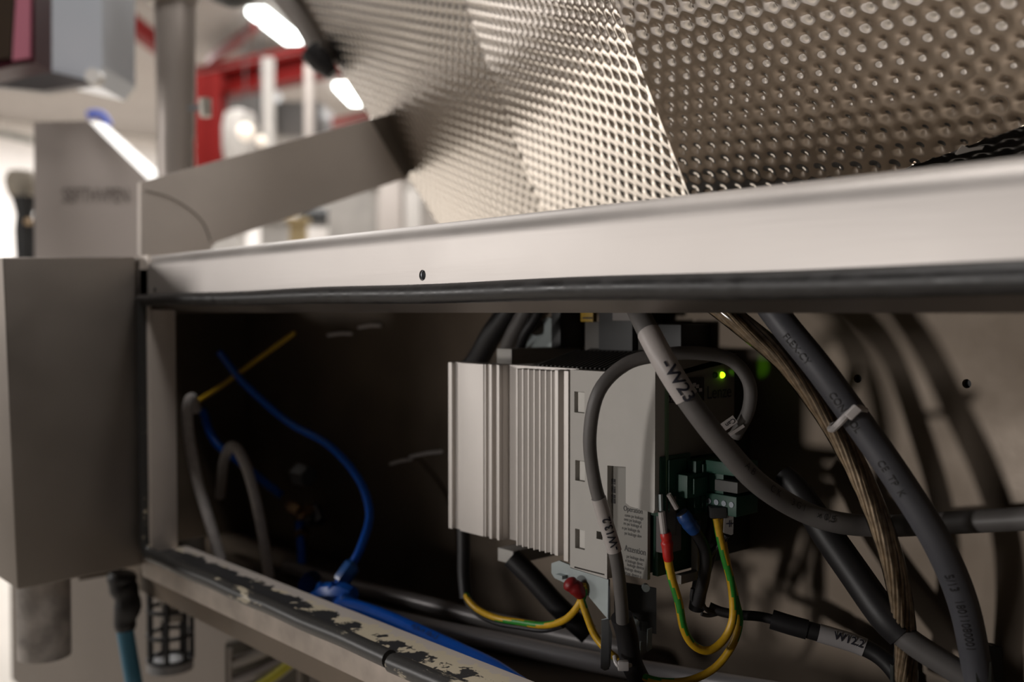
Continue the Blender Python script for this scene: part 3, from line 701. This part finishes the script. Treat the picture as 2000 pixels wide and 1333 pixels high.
# W12.2 lead lying across
w12 = [(1385, 1186, .585), (1410, 1196, .583), (1445, 1202, .58), (1490, 1206, .577), (1545, 1222, .572), (1610, 1240, .567), (1680, 1262, .562), (1725, 1288, .556), (1760, 1330, .55), (1790, 1380, .545)]
rr = [.0028] * 55; rr[22:] = [.0048] * 33
path = spline(pix(w12), 6)
o = tube('lead_cable', path, rr, CBLACK, None, 18); tag(o, 'black multi-core lead with marker sleeve lying across the lower back panel', 'cable'); 
link('shrink_collar', *tubevf(path[20:28], .0055, 18), CBLACK, o)
sv = link('marker_sleeve', *tubevf(path[29:38], .0052, 18), mat('clear_marker', (.36, .34, .34), .35), o)
text_on_tube('handwriting', 'W12.2', .0060, path, .615, .0053, FACE + UPV * .4, INK, sv, 1, 1)
for i, pts in enumerate(([(1353, 1150, .575), (1352, 1172, .577), (1370, 1186, .58), (1398, 1196, .583)], [(1366, 1130, .57), (1368, 1165, .575), (1380, 1192, .58), (1400, 1200, .583)], [(1370, 1200, .582), (1385, 1203, .583), (1405, 1199, .583)])):
    V, F = tubevf(spline(pix(pts), 6), .0012, 8); link('conductor', V, F, CBLACK, o)
# black wires of the drive with blue ferrule and the pale one
bw = [(1331, 1001, .555), (1345, 1022, .556), (1362, 1045, .56), (1378, 1080, .565), (1375, 1130, .57), (1362, 1180, .578)]
path = spline(pix(bw), 6); o = tube('control_wire', path, .0034, CBLACK, None, 14); tag(o, 'black drive lead ending in a blue crimp below the green terminals', 'wire')
link('blue_ferrule', *tubevf(seg_of(path, -.0, .36), [.0030, .0038, .0040, .0042, .0042, .0038, .0042, .0042, .0040, .0040, .0038][:len(seg_of(path, 0, .36))], 14), BLUEF, o)
V, F = cylvf(P(1306, 966, .553), P(1322, 994, .555), .0014, 10); link('blade_terminal', V, F, SLEEVEW, o)
cab_tube('signal_wire', [(1378, 1100, .568), (1392, 1078, .566), (1408, 1062, .564), (1420, 1045, .56)], .0018, CBLACK, 'short black wire crossing the yellow conductors', 'wire', n=10)
st = P(1425, 1020, .556)
nm = thing('wire_marker', st, 'pale wire marker with a plus sign beside the yellow wires', 'wire marker')
slabpix('marker_plate', [(1416, 1002), (1433, 1002), (1432, 1044), (1428, 1046), (1414, 1042)], .556, .003, mat('marker_pale', (.17, .155, .145), .6), nm)
text_on_plane('marker_text', '+', .008, P(1425, 1025, .5555), RGT, UPV, INK, nm)
cab_tube('bundled_cable', [(1402, 990, .57), (1390, 1060, .58), (1370, 1130, .585), (1360, 1190, .59)], .0045, CBLACK, 'black lead dropping behind the blue crimp')
# yellow pair into connector
mb = MB().box(-.0045, .0045, -.003, .003, -.005, .005, .0008)
c = P(1400, 1000, .560); o = link('connector_plug', [c + (R3 @ v) for v in mb.V], mb.F, PLD); tag(o, 'small black plug holding two yellow wires under the green terminals', 'connector')
yA = [(1305, 1095, .556), (1312, 1130, .557), (1325, 1175, .558), (1336, 1230, .560), (1356, 1262, .562), (1386, 1271, .564), (1416, 1247, .566), (1432, 1205, .566), (1428, 1140, .565), (1413, 1080, .562), (1398, 1012, .560)]
path = spline(pix(yA), 8)
o = tube('earth_wire', path, .0023, [YEL, GRN], None, 12, .28); tag(o, 'green and yellow earth wire with red crimp, looping below the drive front', 'wire')
V, F = tubevf(spline(pix([(1300, 1042, .555), (1302, 1056, .555), (1303, 1066, .555), (1304, 1080, .555), (1306, 1095, .556)]), 4), [.0029, .0031, .0031, .0029, .0027, .0031, .0034, .0034, .0033, .0031, .0030, .0029, .0029, .0029, .0029, .0028, .0026], 14)
link('red_crimp', V, F, RED, o)
V, F = cylvf(P(1292, 1000, .554), P(1297, 1042, .555), .0019, 10); link('blade_terminal', V, F, SLEEVEW, o)
V, F = boxvf(-.0034, .0034, -.011, .011, -.001, .001, .001); c = P(1309, 1008, .558); link('tab_housing', [c + (R3 @ v) for v in V], F, mat('dark_clear', (.045, .04, .035), .3), o)
V, F = cylvf(P(1290, 966, .553), P(1291, 998, .553), .0012, 8); link('spade_blade', V, F, ZINC, o)
yB = [(1405, 1012, .561), (1412, 1060, .564), (1422, 1110, .567), (1436, 1170, .57), (1444, 1215, .571), (1430, 1262, .572), (1395, 1306, .573), (1345, 1330, .575), (1292, 1332, .577), (1254, 1322, .58), (1235, 1312, .583), (1205, 1288, .59), (1180, 1265, .596), (1160, 1238, .60), (1145, 1200, .602), (1130, 1155, .604)]
o, pth = cab_tube('earth_wire', yB, .0022, [YEL, GRN], 'earth wire swinging wide below and back up to a red crimp under the heatsink', 'wire', n=12, step=8, twist=.22)
V, F = tubevf(spline(pix([(1106, 1134, .602), (1116, 1143, .602), (1128, 1152, .602), (1136, 1166, .603)]), 4), [.0020, .0035, .0045, .0048, .0046, .0043, .0046, .0048, .0046, .0044, .0040, .0036, .0028], 14)
link('red_crimp', V, F, mat('dark_red', (.22, .006, .008), .45), o)
yC = [(908, 1155, .70), (915, 1172, .69), (935, 1192, .68), (970, 1208, .66), (1015, 1216, .645), (1062, 1222, .63), (1100, 1213, .615), (1125, 1190, .606), (1140, 1160, .603), (1138, 1142, .602)]
o, pth = cab_tube('earth_wire', yC, .0022, [YEL, GRN], 'earth wire sagging from the black lead under the heatsink to the red crimp', 'wire', n=12, step=8, twist=.30)
cab_tube('signal_wire', [(x, y + 9, t + .004) for x, y, t in yC[:7]] , .0019, CBLACK, 'black wire sagging just beneath the earth wire under the heatsink', 'wire', n=10)
cab_tube('motor_lead', [(905, 1015, .70), (906, 1070, .70), (906, 1120, .70), (910, 1168, .698)], .0046, CBLACK, 'black sheathed lead dropping from the heatsink end', 'cable')
cab_tube('motor_lead', [(1000, 1090, .68), (1040, 1130, .675), (1090, 1185, .67), (1150, 1240, .665)], .0070, CBLACK, 'thick black cable slanting behind the drive foot', 'cable')
cab_tube('motor_lead', [(905, 735, .80), (935, 700, .78), (960, 655, .765), (1000, 600, .75)], .0085, CBLACK, 'heavy black cable curving up behind the heatsink', 'cable')
cab_tube('motor_lead', [(985, 700, .76), (998, 660, .745), (1030, 600, .73)], .0055, CGREY, 'grey cable rising just right of the heavy black one behind the heatsink', 'cable')
cab_tube('signal_wire', [(1016, 682, .72), (1024, 655, .71), (1046, 620, .70), (1060, 590, .69)], .0035, CBLACK, 'thin black wire curving up beside the zinc mounting lug', 'wire')
# zinc lug and fittings behind the drive top
lug = thing('mounting_lug', P(1055, 680, Y=.515), 'zinc mounting lug with cut-outs behind the drive top', 'bracket')
link('lug_plate', *prismvf([P(x, y, Y=.515) for x, y in ((1024, 679), (1030, 668), (1031, 636), (1046, 632), (1056, 648), (1062, 640), (1058, 624), (1070, 620), (1079, 624), (1084, 678))], (0, .002, 0)), ZINC, lug, angle=20)
MB().cyl(P(1048, 640, Y=.511), P(1048, 640, Y=.515), .006, 14).build('lug_bolt', mat('old_bolt', (.1, .085, .07), .4, .8), lug)
MB().box(*sorted((XY(1086, .51), XY(1104, .51))), .505, .5299, ZY(1095, 680, .51), .02, .001).build('lug_stop', PLD, lug)
rl = thing('relay_socket', P(1200, 685, Y=.50), 'grey and black relay socket above the drive top, half hidden by the rail', 'relay')
MB().box(XY(1142, .5), XY(1178, .5), .50, .5299, ZY(1160, 690, .50), ZY(1160, 629, .50), .0008).build('socket_body', mat('socket_grey', (.075, .068, .06), .6), rl)
MB().box(XY(1179, .5), XY(1245, .5), .495, .5299, ZY(1200, 690, .50), .03, .0008).build('socket_body', PLD, rl)
MB().box(XY(1245, .5), XY(1280, .5), .50, .5299, ZY(1260, 690, .50), ZY(1260, 632, .50), .0008).build('socket_body', bpy.data.materials['socket_grey'], rl)
MB().box(XY(1285, .5), XY(1330, .5), .50, .5299, ZY(1300, 690, .50), ZY(1300, 634, .50), .0008).build('socket_body', PLD, rl)
MB().box(XY(1134, .498), XY(1158, .498), .498, .502, ZY(1146, 629, .498), .004, .0004).build('warning_tag', mat('warning_yellow', (.36, .22, .015), .5), rl)
MB().box(XY(1137, .497), XY(1155, .497), .4972, .4979, ZY(1146, 623, .497), ZY(1146, 620, .497)).build('tag_print', INK, rl)
MB().box(XY(1200, .49), XY(1240, .49), .488, .496, ZY(1220, 627, .49), .012, .0005).build('white_clip', mat('clip_grey', (.2, .18, .17), .6), rl)
# glands at the lower right
for i, (x, y, t) in enumerate(((1760, 1290, .55), (1918, 1305, .515))):
    g = thing('cable_gland', P(x, y + 40, t), ['metal cable clamp at the foot of the black sleeved cable', 'metal cable clamp at the foot of the slate grey motor cable'][i], 'cable clamp')
    u = P(x, y - 30, t); v = P(x, y + 60, t)
    if i == 0:
        MB().cyl(P(x - 2, y - 34, t), P(x - 2, y + 16, t), .0034, 12).build('clamp_bolt', DZINC, g)
        slabpix('clamp_strap', [(1744, 1302), (1764, 1306), (1764, 1322), (1778, 1326), (1778, 1360), (1744, 1360)], .545, .004, mat('clamp_grey', (.12, .13, .12), .4, .7), g)
        slabpix('clamp_saddle', [(1772, 1275), (1808, 1298), (1795, 1312), (1800, 1360), (1776, 1360)], .555, .006, PLD, g)
    else:
        slabpix('clamp_strap', [(1904, 1290), (1936, 1294), (1936, 1350), (1908, 1340)], .502, .004, bpy.data.materials['clamp_grey'], g)
        slabpix('clamp_saddle', [(1934, 1262), (2010, 1275), (2010, 1370), (1934, 1370)], .52, .01, PLD, g)

# ================================================================== INTERIOR LEFT
ZFl = -.238
def onfloor(x, y, r): return P(x, y, Z=ZFl + r)
pp = [onfloor(560, 1108, .008), onfloor(690, 1146, .008), onfloor(800, 1172, .008), onfloor(930, 1206, .008), P(1080, 1240, Y=.505), P(1250, 1276, Y=.515)]
tag(tube('conduit_pipe', spline(pp, 8), .0062, mat('dull_conduit', (.40, .38, .38), .35, .3), None, 18), 'grey conduit pipe along the cabinet floor, farther from the sill', 'pipe', 'conduits on the cabinet floor')
pp = [onfloor(660, 1178, .007), onfloor(790, 1216, .007), onfloor(980, 1256, .007), onfloor(1170, 1296, .007), P(1330, 1324, Y=.508), P(1560, 1362, Y=.516)]
tag(tube('conduit_pipe', spline(pp, 8), .0068, mat('conduit', (.62, .60, .62), .3, .4), None, 18), 'shinier grey conduit pipe along the cabinet floor, nearer the sill', 'pipe', 'conduits on the cabinet floor')
blu = [(430, 690, 1.00), (478, 750, .97), (560, 822, .93), (640, 868, .88), (698, 932, .84), (722, 1000, .815), (708, 1062, .80), (684, 1112, .795)]
o, _ = cab_tube('air_hose', blu, .0034, TBLUE, 'thin blue air hose arching down to the blue fitting', 'hose', n=16)
bf = thing('hose_fitting', P(650, 1180, .78), 'blue push-in hose fitting behind the sill', 'fitting')
V, F = tubevf([P(692, 1102, .79), P(688, 1106, .789), P(668, 1134, .785), P(664, 1139, .784)], [.0050, .0068, .0068, .0055], 6); link('collet', V, F, mat('fitting_sheen', (.03, .15, .5), .25), bf)
V, F = tubevf([P(666, 1136, .785), P(660, 1150, .782)], .0042, 10); link('neck', V, F, TBLUED, bf)
V, F = tubevf([P(610, 1172, .80), P(640, 1160, .79), P(672, 1160, .78), P(690, 1164, .775)], [.0055, .0085, .0090, .0065], 8); link('body', V, F, TBLUED, bf)
V, F = tubevf([P(612, 1180, .795), P(628, 1142, .79)], .0030, 8); link('lever', V, F, TBLUED, bf)
V, F = tubevf([P(634, 1176, .785), P(650, 1140, .78)], .0022, 8); link('lever', V, F, TBLUED, bf)
V, F = tubevf([P(660, 1184, .775), P(676, 1180, .77), P(690, 1184, .768)], [.006, .0085, .006], 10); link('collet', V, F, TBLUED, bf)
c = P(600, 1144, .81); V, F = cylvf(c, c + FWD * .02, .0075, 18); link('end_cap', V, F, mat('navy_cap', (.008, .02, .12), .25), bf)
thick = [(662, 1184, .770), (700, 1190, .755), (760, 1212, .725), (830, 1244, .69), (900, 1277, .66), (960, 1306, .64), (1020, 1345, .62)]
o, pth = cab_tube('air_hose', thick, .0062, TBLUE, 'thick blue air hose with dark print lying behind the sill', 'hose', n=20)
text_on_tube('hose_print', 'PUN-H 10x1,5', .005, pth, .55, .0063, FACE + UPV * .9, PRINT, o)
cab_tube('air_hose', [(395, 800, 1.06), (420, 862, 1.05), (470, 905, 1.03), (520, 945, 1.01), (548, 968, 1.0)], .0042, TBLUE, 'dim blue hose low in the dark corner of the cabinet', 'hose')
cab_tube('air_hose', [(585, 1020, .99), (588, 1060, .98), (590, 1110, .97)], .0042, TBLUE, 'short dim blue hose dropping from the brass fittings', 'hose')
cab_tube('air_hose', [(370, 795, 1.0), (430, 756, .99), (500, 705, .97), (576, 650, .95)], .0022, mat('yellow_hose', (.55, .34, .02), .4), 'thin yellow hose slanting up in the dark corner of the cabinet', 'hose')
cab_tube('supply_cable', [(383, 800, .97), (374, 778, .945), (366, 800, .925), (370, 860, .92), (386, 940, .91), (408, 1015, .90), (432, 1095, .90)], .0048, CLITE, 'light grey cable looping down close to the jamb', 'cable', n=18)
cab_tube('supply_cable', [(430, 970, .99), (438, 900, .96), (455, 872, .93), (478, 905, .90), (498, 970, .885), (514, 1050, .88), (526, 1130, .88)], .0046, CLITE, 'light grey cable looping down beside the brass fittings', 'cable', n=18)
br_ = thing('brass_fittings', P(600, 1050, .98), 'blurred brass and steel hose couplings in the dark interior', 'fitting')
for k, (x, y, dx, dy, r, m_) in enumerate(((565, 985, 20, 14, .006, BRASS), (590, 1012, 14, -18, .007, BRASS), (600, 1000, 10, 22, .008, DZINC), (590, 1035, 0, 14, .008, BRASS), (615, 990, 12, 30, .007, DZINC), (580, 925, 24, 6, .012, DZINC), (647, 1112, 6, 12, .006, BRASS), (676, 1082, 6, 4, .003, BRASS))):
    V, F = tubevf([P(x, y, 1.0), P(x + dx * .3, y + dy * .3, .99), P(x + dx, y + dy, .98)], [r * .7, r, r * .8], 6); link('coupling', V, F, m_, br_)
for i, (x0, y0, x1, y1) in enumerate(((762, 907, 805, 898), (800, 893, 868, 882), (640, 655, 690, 652), (700, 640, 745, 636))):
    t_ = tY(x0, YB) - .02
    o = tube('wire_end', [P(x0, y0, t_), P((x0 + x1) / 2, (y0 + y1) / 2 - 2, t_ - .005), P(x1, y1, t_ - .01)], .0016, CLITE, None, 8)
    tag(o, ['stub of wire end left of the heatsink, the lower one', 'stub of wire end touching the heatsink edge', 'faint metal edge high in the dark cabinet, longer piece', 'faint metal edge high in the dark cabinet, shorter piece'][i], 'wire')

# ================================================================== BELOW THE CABINET
cg = thing('sensor_connector', P(250, 1235, .95), 'black angled sensor plug with light blue cable below the end box', 'connector')
V, F = tubevf(spline(pix([(240, 1118, .95), (238, 1140, .95), (246, 1160, .95), (250, 1185, .95), (244, 1210, .95), (246, 1232, .95)]), 3), [.011, .0135, .0135, .012, .013, .013, .012, .011, .012, .0125, .012, .011, .010, .010, .010, .0085], 12)
link('plug_body', V, F, CBLACK, cg)
V, F = tubevf(spline(pix([(243, 1225, .95), (252, 1280, .95), (262, 1340, .95), (272, 1420, .96)]), 5), .0078, 14); link('plug_cable', V, F, CYANC, cg)
gd = thing('guard_cage', P(330, 1310, 1.0), 'small black cage guard with pale base hanging under the cabinet', 'guard')
ct = P(331, 1140, 1.0); cb = P(331, 1288, 1.0); cb.x = ct.x; cb.y = ct.y; R_ = .0205
for z in (ct.z, ct.z * .67 + cb.z * .33, ct.z * .33 + cb.z * .67, cb.z):
    c = Vector((ct.x, ct.y, z)); link('ring', *tubevf([c + Vector((math.cos(a), math.sin(a), 0)) * R_ for a in np.linspace(0, 2 * math.pi, 33)], .0022, 8, cap=False), CBLACK, gd)
for k in range(7):
    a = .35 + k * 2 * math.pi / 7; o3 = Vector((math.cos(a), math.sin(a), 0)) * R_; link('bar', *tubevf([ct + o3, cb + o3], .0026, 8), CBLACK, gd)
MB().cyl(cb + Vector((0, 0, -.001)), cb + Vector((0, 0, -.010)), .022, 28).build('base_disc', mat('base_grey', (.30, .29, .29), .5), gd)
MB().cyl(ct + Vector((.008, 0, .02)), ct + Vector((.008, 0, -.034)), .013, 24, .011).build('inner_lamp', mat('milky', (.42, .38, .33), .4), gd)
MB().cyl(ct + Vector((.02, .01, .045)), ct + Vector((.035, .01, -.02)), .016, 24, .014).build('cup', bpy.data.materials['milky'], gd)
# open duct with three wires, lower left
wd = thing('cable_duct', P(515, 1400, .93), 'pale cable duct with slanted conductors under the sill', 'cable duct')
slabpix('duct_frame', [(440, 1258), (600, 1240), (600, 1400), (440, 1400)], .97, .01, mat('duct_back', (.16, .145, .12), .6), wd)
for nm_, pts, r, m_ in (('cable_strand', [(452, 1297, .95), (500, 1280, .95), (545, 1262, .95), (590, 1248, .95)], .0052, DIRTY), ('cable_strand', [(452, 1330, .95), (500, 1316, .95), (550, 1292, .95), (600, 1262, .95)], .0052, mat('grey_strand', (.4, .37, .37), .5)), ('cable_strand', [(500, 1345, .94), (540, 1318, .94), (580, 1286, .94), (605, 1266, .94)], .0045, mat('lime_strand', (.5, .45, .02), .5)), ('cable_strand', [(440, 1370, .95), (520, 1335, .95), (570, 1300, .95)], .004, bpy.data.materials['grey_strand'])):
    V, F = tubevf(spline(pix(pts), 5), r, 10); link(nm_, V, F, m_, wd)
for x in (448, 584):
    slabpix('duct_edge', [(x - 4, 1270), (x + 4, 1268), (x + 4, 1400), (x - 4, 1400)], .945, .004, mat('duct_edge', (.42, .38, .35), .6) if x == 448 else bpy.data.materials['duct_edge'], wd)

# ================================================================== BEYOND THE CABINET (out of focus)
# round column rising behind the arm
col = thing('round_column', P(345, 340, 1.45), 'round grey column with clamp bolt behind the bent arm', 'column')
def vaxis(px, y0, y1, t):
    a = P(px, y0, t); b = P(px, y1, t); b.x = a.x; b.y = a.y; return a, b
a, b = vaxis(343, 268, 480, 1.45); r0 = 35 * 1.45 / 2000
MB().cyl(a, b, r0, 40).build('lower_tube', COLP, col)
a2_, b2_ = vaxis(341, -120, 267, 1.45)
MB().cyl(a2_, b2_, 41 * 1.45 / 2000, 40, 36 * 1.45 / 2000).build('upper_tube', COLP, col)
a3, b3 = vaxis(337, -30, 8, 1.45)
MB().cyl(a3, b3, 56 * 1.45 / 2000, 40, 47 * 1.45 / 2000).build('collar', COLP, col)
MB().cyl(P(372, 212, 1.42), P(392, 210, 1.40), .0045, 12).build('bolt_shank', DZINC, col)
MB().cyl(P(400, 193, 1.40), P(402, 228, 1.40), .0085, 14, .0080).build('bolt_head', mat('pale_bolt', (.55, .52, .46), .4, .4), col)
# grey enclosure with slanted edge
en = thing('sloped_enclosure', P(170, 520, 1.3), 'warm grey sheet enclosure with slanted bright top edge at the far end', 'machine housing')
t_ = 1.55
poly = [P(66, 238, t_), P(172, 236, t_), P(310, 372, t_), P(310, 560, t_), P(68, 560, t_)]
link('housing_body', *prismvf(poly, FWD * .10), ENCL, en, angle=20)
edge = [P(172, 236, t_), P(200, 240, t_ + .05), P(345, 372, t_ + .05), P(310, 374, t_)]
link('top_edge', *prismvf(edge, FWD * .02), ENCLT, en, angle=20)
text_on_plane('housing_lettering', 'SEFTHVPEN', .032, P(187, 383, t_ - .002), RGT, UPV, mat('faded_letters', (.16, .135, .12), .6), en, .62)
# hanging terminal at upper left
mo = thing('hanging_terminal', P(150, 180, 1.3), 'glossy blue-grey hanging operator terminal with bright side and dark red neighbour frame', 'control terminal')
link('terminal_case', *prismvf([P(x, y, 1.5) for x, y in ((66, -60), (200, -60), (200, 130), (178, 160), (66, 134))], FWD * .12 + RGT * .004), MON, mo, angle=20)
link('case_underside', *prismvf([P(x, y, 1.49) for x, y in ((-20, 150), (66, 132), (186, 160), (84, 178), (-20, 168))], FWD * .02), mat('underside', (.16, .15, .15), .4, .4), mo, angle=20)
c = P(180, 148, 1.47); MB().cyl(c, c + FWD * .02, .011, 20).build('button', mat('white_button', (.8, .78, .75), .4), mo)
mf = thing('red_framed_screen', P(30, 130, 1.2), 'dark maroon framed box hanging beside the operator terminal', 'screen')
link('frame_body', *prismvf([P(x, y, 1.35) for x, y in ((-40, -60), (68, -60), (68, 122), (30, 128), (-40, 145))], FWD * .05), MAROON, mf, angle=20)
link('pink_edge', *prismvf([P(x, y, 1.345) for x, y in ((34, -60), (60, -60), (58, 112), (24, 118))], FWD * .004), PINK, mf, angle=20)
link('dark_pane', *prismvf([P(x, y, 1.345) for x, y in ((-40, -60), (30, -60), (22, 112), (-40, 120))], FWD * .004), mat('dark_pane', (.05, .035, .025), .3), mf, angle=20)
# beige head with dark stand
sd = thing('lamp_stand', P(44, 500, 2.6), 'beige headed stand with dark gear at the far end of the hall', 'stand')
c = P(42, 358, 2.6); V, F = tubevf([c + UPV * .035, c + UPV * .03, c + UPV * .008, c - UPV * .025, c - UPV * .06], [.012, .030, .040, .034, .012], 20); link('head', V, F, mat('beige_head', (.42, .37, .30), .6), sd)
V, F = tubevf(pix([(48, 385, 2.55), (48, 420, 2.55), (50, 450, 2.55), (50, 520, 2.55)]), [.030, .020, .026, .022], 12); link('stand_post', V, F, PLD, sd)
c = P(53, 433, 2.5); MB().cyl(c, c + FWD * .01, .008, 14).build('knob', BRASS, sd)
# blue ring
o = tube('blue_hoop', spline(pix([(172, 225, 3.0), (188, 222, 3.0), (202, 228, 3.0), (212, 246, 3.0)]), 6), .012, mat('bright_blue', (.03, .10, .7), .4), None, 10); tag(o, 'bright blue curved strap beyond the slanted enclosure', 'strap')
# grey hose beside the hopper
hz_ = spline(pix([(520, -60, 1.25), (548, -10, 1.25), (585, 35, 1.25), (610, 75, 1.25), (640, 130, 1.25)]), 6)
o = tube('drain_hose', hz_, [.0125] * 25, HOSE, None, 18); tag(o, 'grey bent hose running down the edge of the hopper', 'hose')
link('hose_cuff', *tubevf(pix([(606, 98, 1.24), (628, 122, 1.24), (650, 146, 1.24)]), [.0145, .0145, .008], 14), CBLACK, o)
o = link('gear_knob', *tubevf([P(455, -14, 1.6), P(456, 0, 1.6), P(457, 12, 1.6)], [.045, .032, .012], 8), PLD); tag(o, 'dark ribbed knob at the top beside the round column', 'knob')
# red steelwork and lamps on the ceiling
def cz(x, y, z=CZ - .05): return P(x, y, Z=z)
rs_ = thing('steel_frame', P(412, 600, 7.0), 'red painted steel roof frame with column and braces', 'steel frame')
beam_between('cross_beam', P(392, 176, 7.2), P(760, 96, 6.6), .16, .17, REDP, rs_)
link('upper_chord', *tubevf([P(380, 136, 7.3), P(640, 82, 6.8)], .022, 4), REDP, rs_)
link('web_strip', *tubevf([P(380, 152, 7.4), P(640, 98, 6.9)], .04, 4), mat('pale_web', (.42, .26, .25), .6), rs_)
beam_between('frame_column', P(413, 150, 7.0), P(413, 650, 7.0), .18, .19, REDP, rs_)
link('roof_brace', *tubevf([P(170, -20, 6.4), P(330, 104, 7.4)], .075, 4), REDP, rs_)
link('roof_brace', *tubevf([P(412, 118, 8.2), P(500, 50, 7.4)], .045, 4), mat('dull_red', (.14, .015, .012), .6), rs_)
link('roof_brace', *tubevf([P(380, 300, 9.5), P(560, 262, 9.5), P(760, 215, 9.5)], .055, 4), bpy.data.materials['dull_red'], rs_)
for i, (p0, p1) in enumerate((((500, 28), (574, 86)), ((664, 172), (696, 206)))):
    a = P(*p0, Z=CZ - .07); b = P(*p1, Z=CZ - .07)
    L_ = thing('strip_light', (a + b) / 2, ['larger lit fluorescent strip on the ceiling beside the hopper', 'smaller lit fluorescent strip just above the arm end'][i], 'ceiling light', 'lit ceiling strips')
    w = (.066, .056)[i]
    d = (b - a).normalized(); s = d.cross(Vector((0, 0, 1))).normalized()
    q = [a - s * w, a + s * w, b + s * w, b - s * w]
    link('light_diffuser', *hexvf([p + Vector((0, 0, 0)) for p in q] + [p + Vector((0, 0, .05)) for p in q], .01), LAMP, L_)
    q = [p + Vector((0, 0, .05)) for p in q]
    link('light_body', *hexvf(q + [p + Vector((0, 0, .02)) for p in q]), DIRTY, L_)
# distant equipment seen between arm and rail, and right of the column
far = [
 ('storage_tank', 'round', (468, 270, 6.2), .10, .34, DIRTY, 'pale rounded vessel beyond the red column', 'tank'),
 ('supply_pipe', 'bar', (525, 240, 6.0), .035, .75, DIRTY, 'white upright pipe beyond the bent arm', 'pipe'),
 ('supply_pipe', 'bar', (604, 225, 6.4), .03, .62, COLP, 'grey upright pipe beyond the bent arm, nearer the hopper', 'pipe'),
 ('storage_tank', 'round', (625, 425, 5.6), .12, .10, PLD, 'dark low vessel seen under the bent arm', 'tank'),
 ('storage_cabinet', 'box', (690, 400, 4.7), .20, .18, DIRTY, 'pale cabinet seen under the arm end', 'cabinet'),
 ('storage_cabinet', 'box', (748, 388, 5.6), .22, .26, COLP, 'grey cabinet beside the pale one under the arm end', 'cabinet'),
 ('storage_cabinet', 'box', (800, 395, 6.4), .16, .22, DIRTY, 'pale narrow cabinet close to the hopper edge', 'cabinet'),
 ('storage_cabinet', 'box', (540, 446, 4.6), .12, .08, DIRTY, 'pale low cabinet seen over the rail under the arm', 'cabinet'),
 ('storage_cabinet', 'box', (442, 462, 5.4), .17, .10, DIRTY, 'pale low cabinet just behind the bend of the arm', 'cabinet'),
 ('ceiling_duct', 'box', (470, 215, 8.5), .55, .35, mat('duct_grey', (.13, .12, .115), .6), 'dark grey duct under the ceiling beyond the red column', 'duct'),
 ('ceiling_duct', 'box', (570, 245, 9.0), .60, .30, bpy.data.materials['duct_grey'], 'dark grey duct above the bent arm', 'duct'),
 ('storage_cabinet', 'box', (583, 452, 3.9), .06, .10, mat('tan_box', (.50, .38, .20), .6), 'narrow tan post seen low between arm and rail', 'cabinet'),
]
for nm_, sh, (x, y, t), w, h, m_, lb, ct_ in far:
    c = P(x, y, t)
    if sh == 'round':
        V, F = tubevf([c + Vector((0, 0, z * h)) for z in (-.5, -.44, -.2, .2, .44, .5)], [w * .4, w * .85, w, w, w * .85, w * .3], 20)
    elif sh == 'bar':
        V, F = cylvf(c + Vector((0, 0, h / 2)), c - Vector((0, 0, h / 2)), w, 16)
    else:
        low = -h / 2 if 'duct' in nm_ else FZ - c.z
        V, F = boxvf(-w / 2, w / 2, -w / 2, w / 2, low, h / 2, .008); Rz = Matrix.Rotation(A, 4, 'Z'); V = [c + (Rz @ v) for v in V]
        V2, F2 = boxvf(-w / 2 - .01, w / 2 + .01, -w / 2 - .01, w / 2 + .01, h / 2 - .02, h / 2, .004)
        n0 = len(V); V = V + [c + (Rz @ v) for v in V2]; F = F + [tuple(i + n0 for i in f) for f in F2]
    tag(link(nm_, V, F, m_), lb, ct_)
# ceiling lamp reflections sources: small bright bulkhead lamps beyond the column
for i, (x, y, t, r, lb) in enumerate(((510, 275, 5.5, .028, 'small round lit lamp beyond the bent arm'), (480, 258, 5.8, .05, 'glossy pale lamp shade beyond the red column'))):
    c = P(x, y, t); V, F = tubevf([c + UPV * r, c + UPV * r * .7, c, c - UPV * r * .7, c - UPV * r], [.002, r * .7, r, r * .7, .002], 16)
    bl = thing('bulkhead_lamp', c, lb, 'lamp')
    link('lamp_globe', V, F, mat('warm_lamp', (.7, .6, .5), .4, emit=(1, .85, .7), estr=.6), bl)
    link('lamp_rod', *cylvf(c + Vector((0, 0, r * .8)), Vector((c.x, c.y, CZ)), .004, 8), PLD, bl)
# dark trunking on the left wall
tag(link('wall_trunking', *hexvf([P(-60, 238, 6), P(66, 268, 6), P(66, 282, 6), P(-60, 254, 6)] + [P(x, y, 6.2) for x, y in ((-60, 238), (66, 268), (66, 282), (-60, 254))]), mat('trunking', (.16, .15, .13), .6)), 'grey trunking running along the white wall at far left', 'trunking')
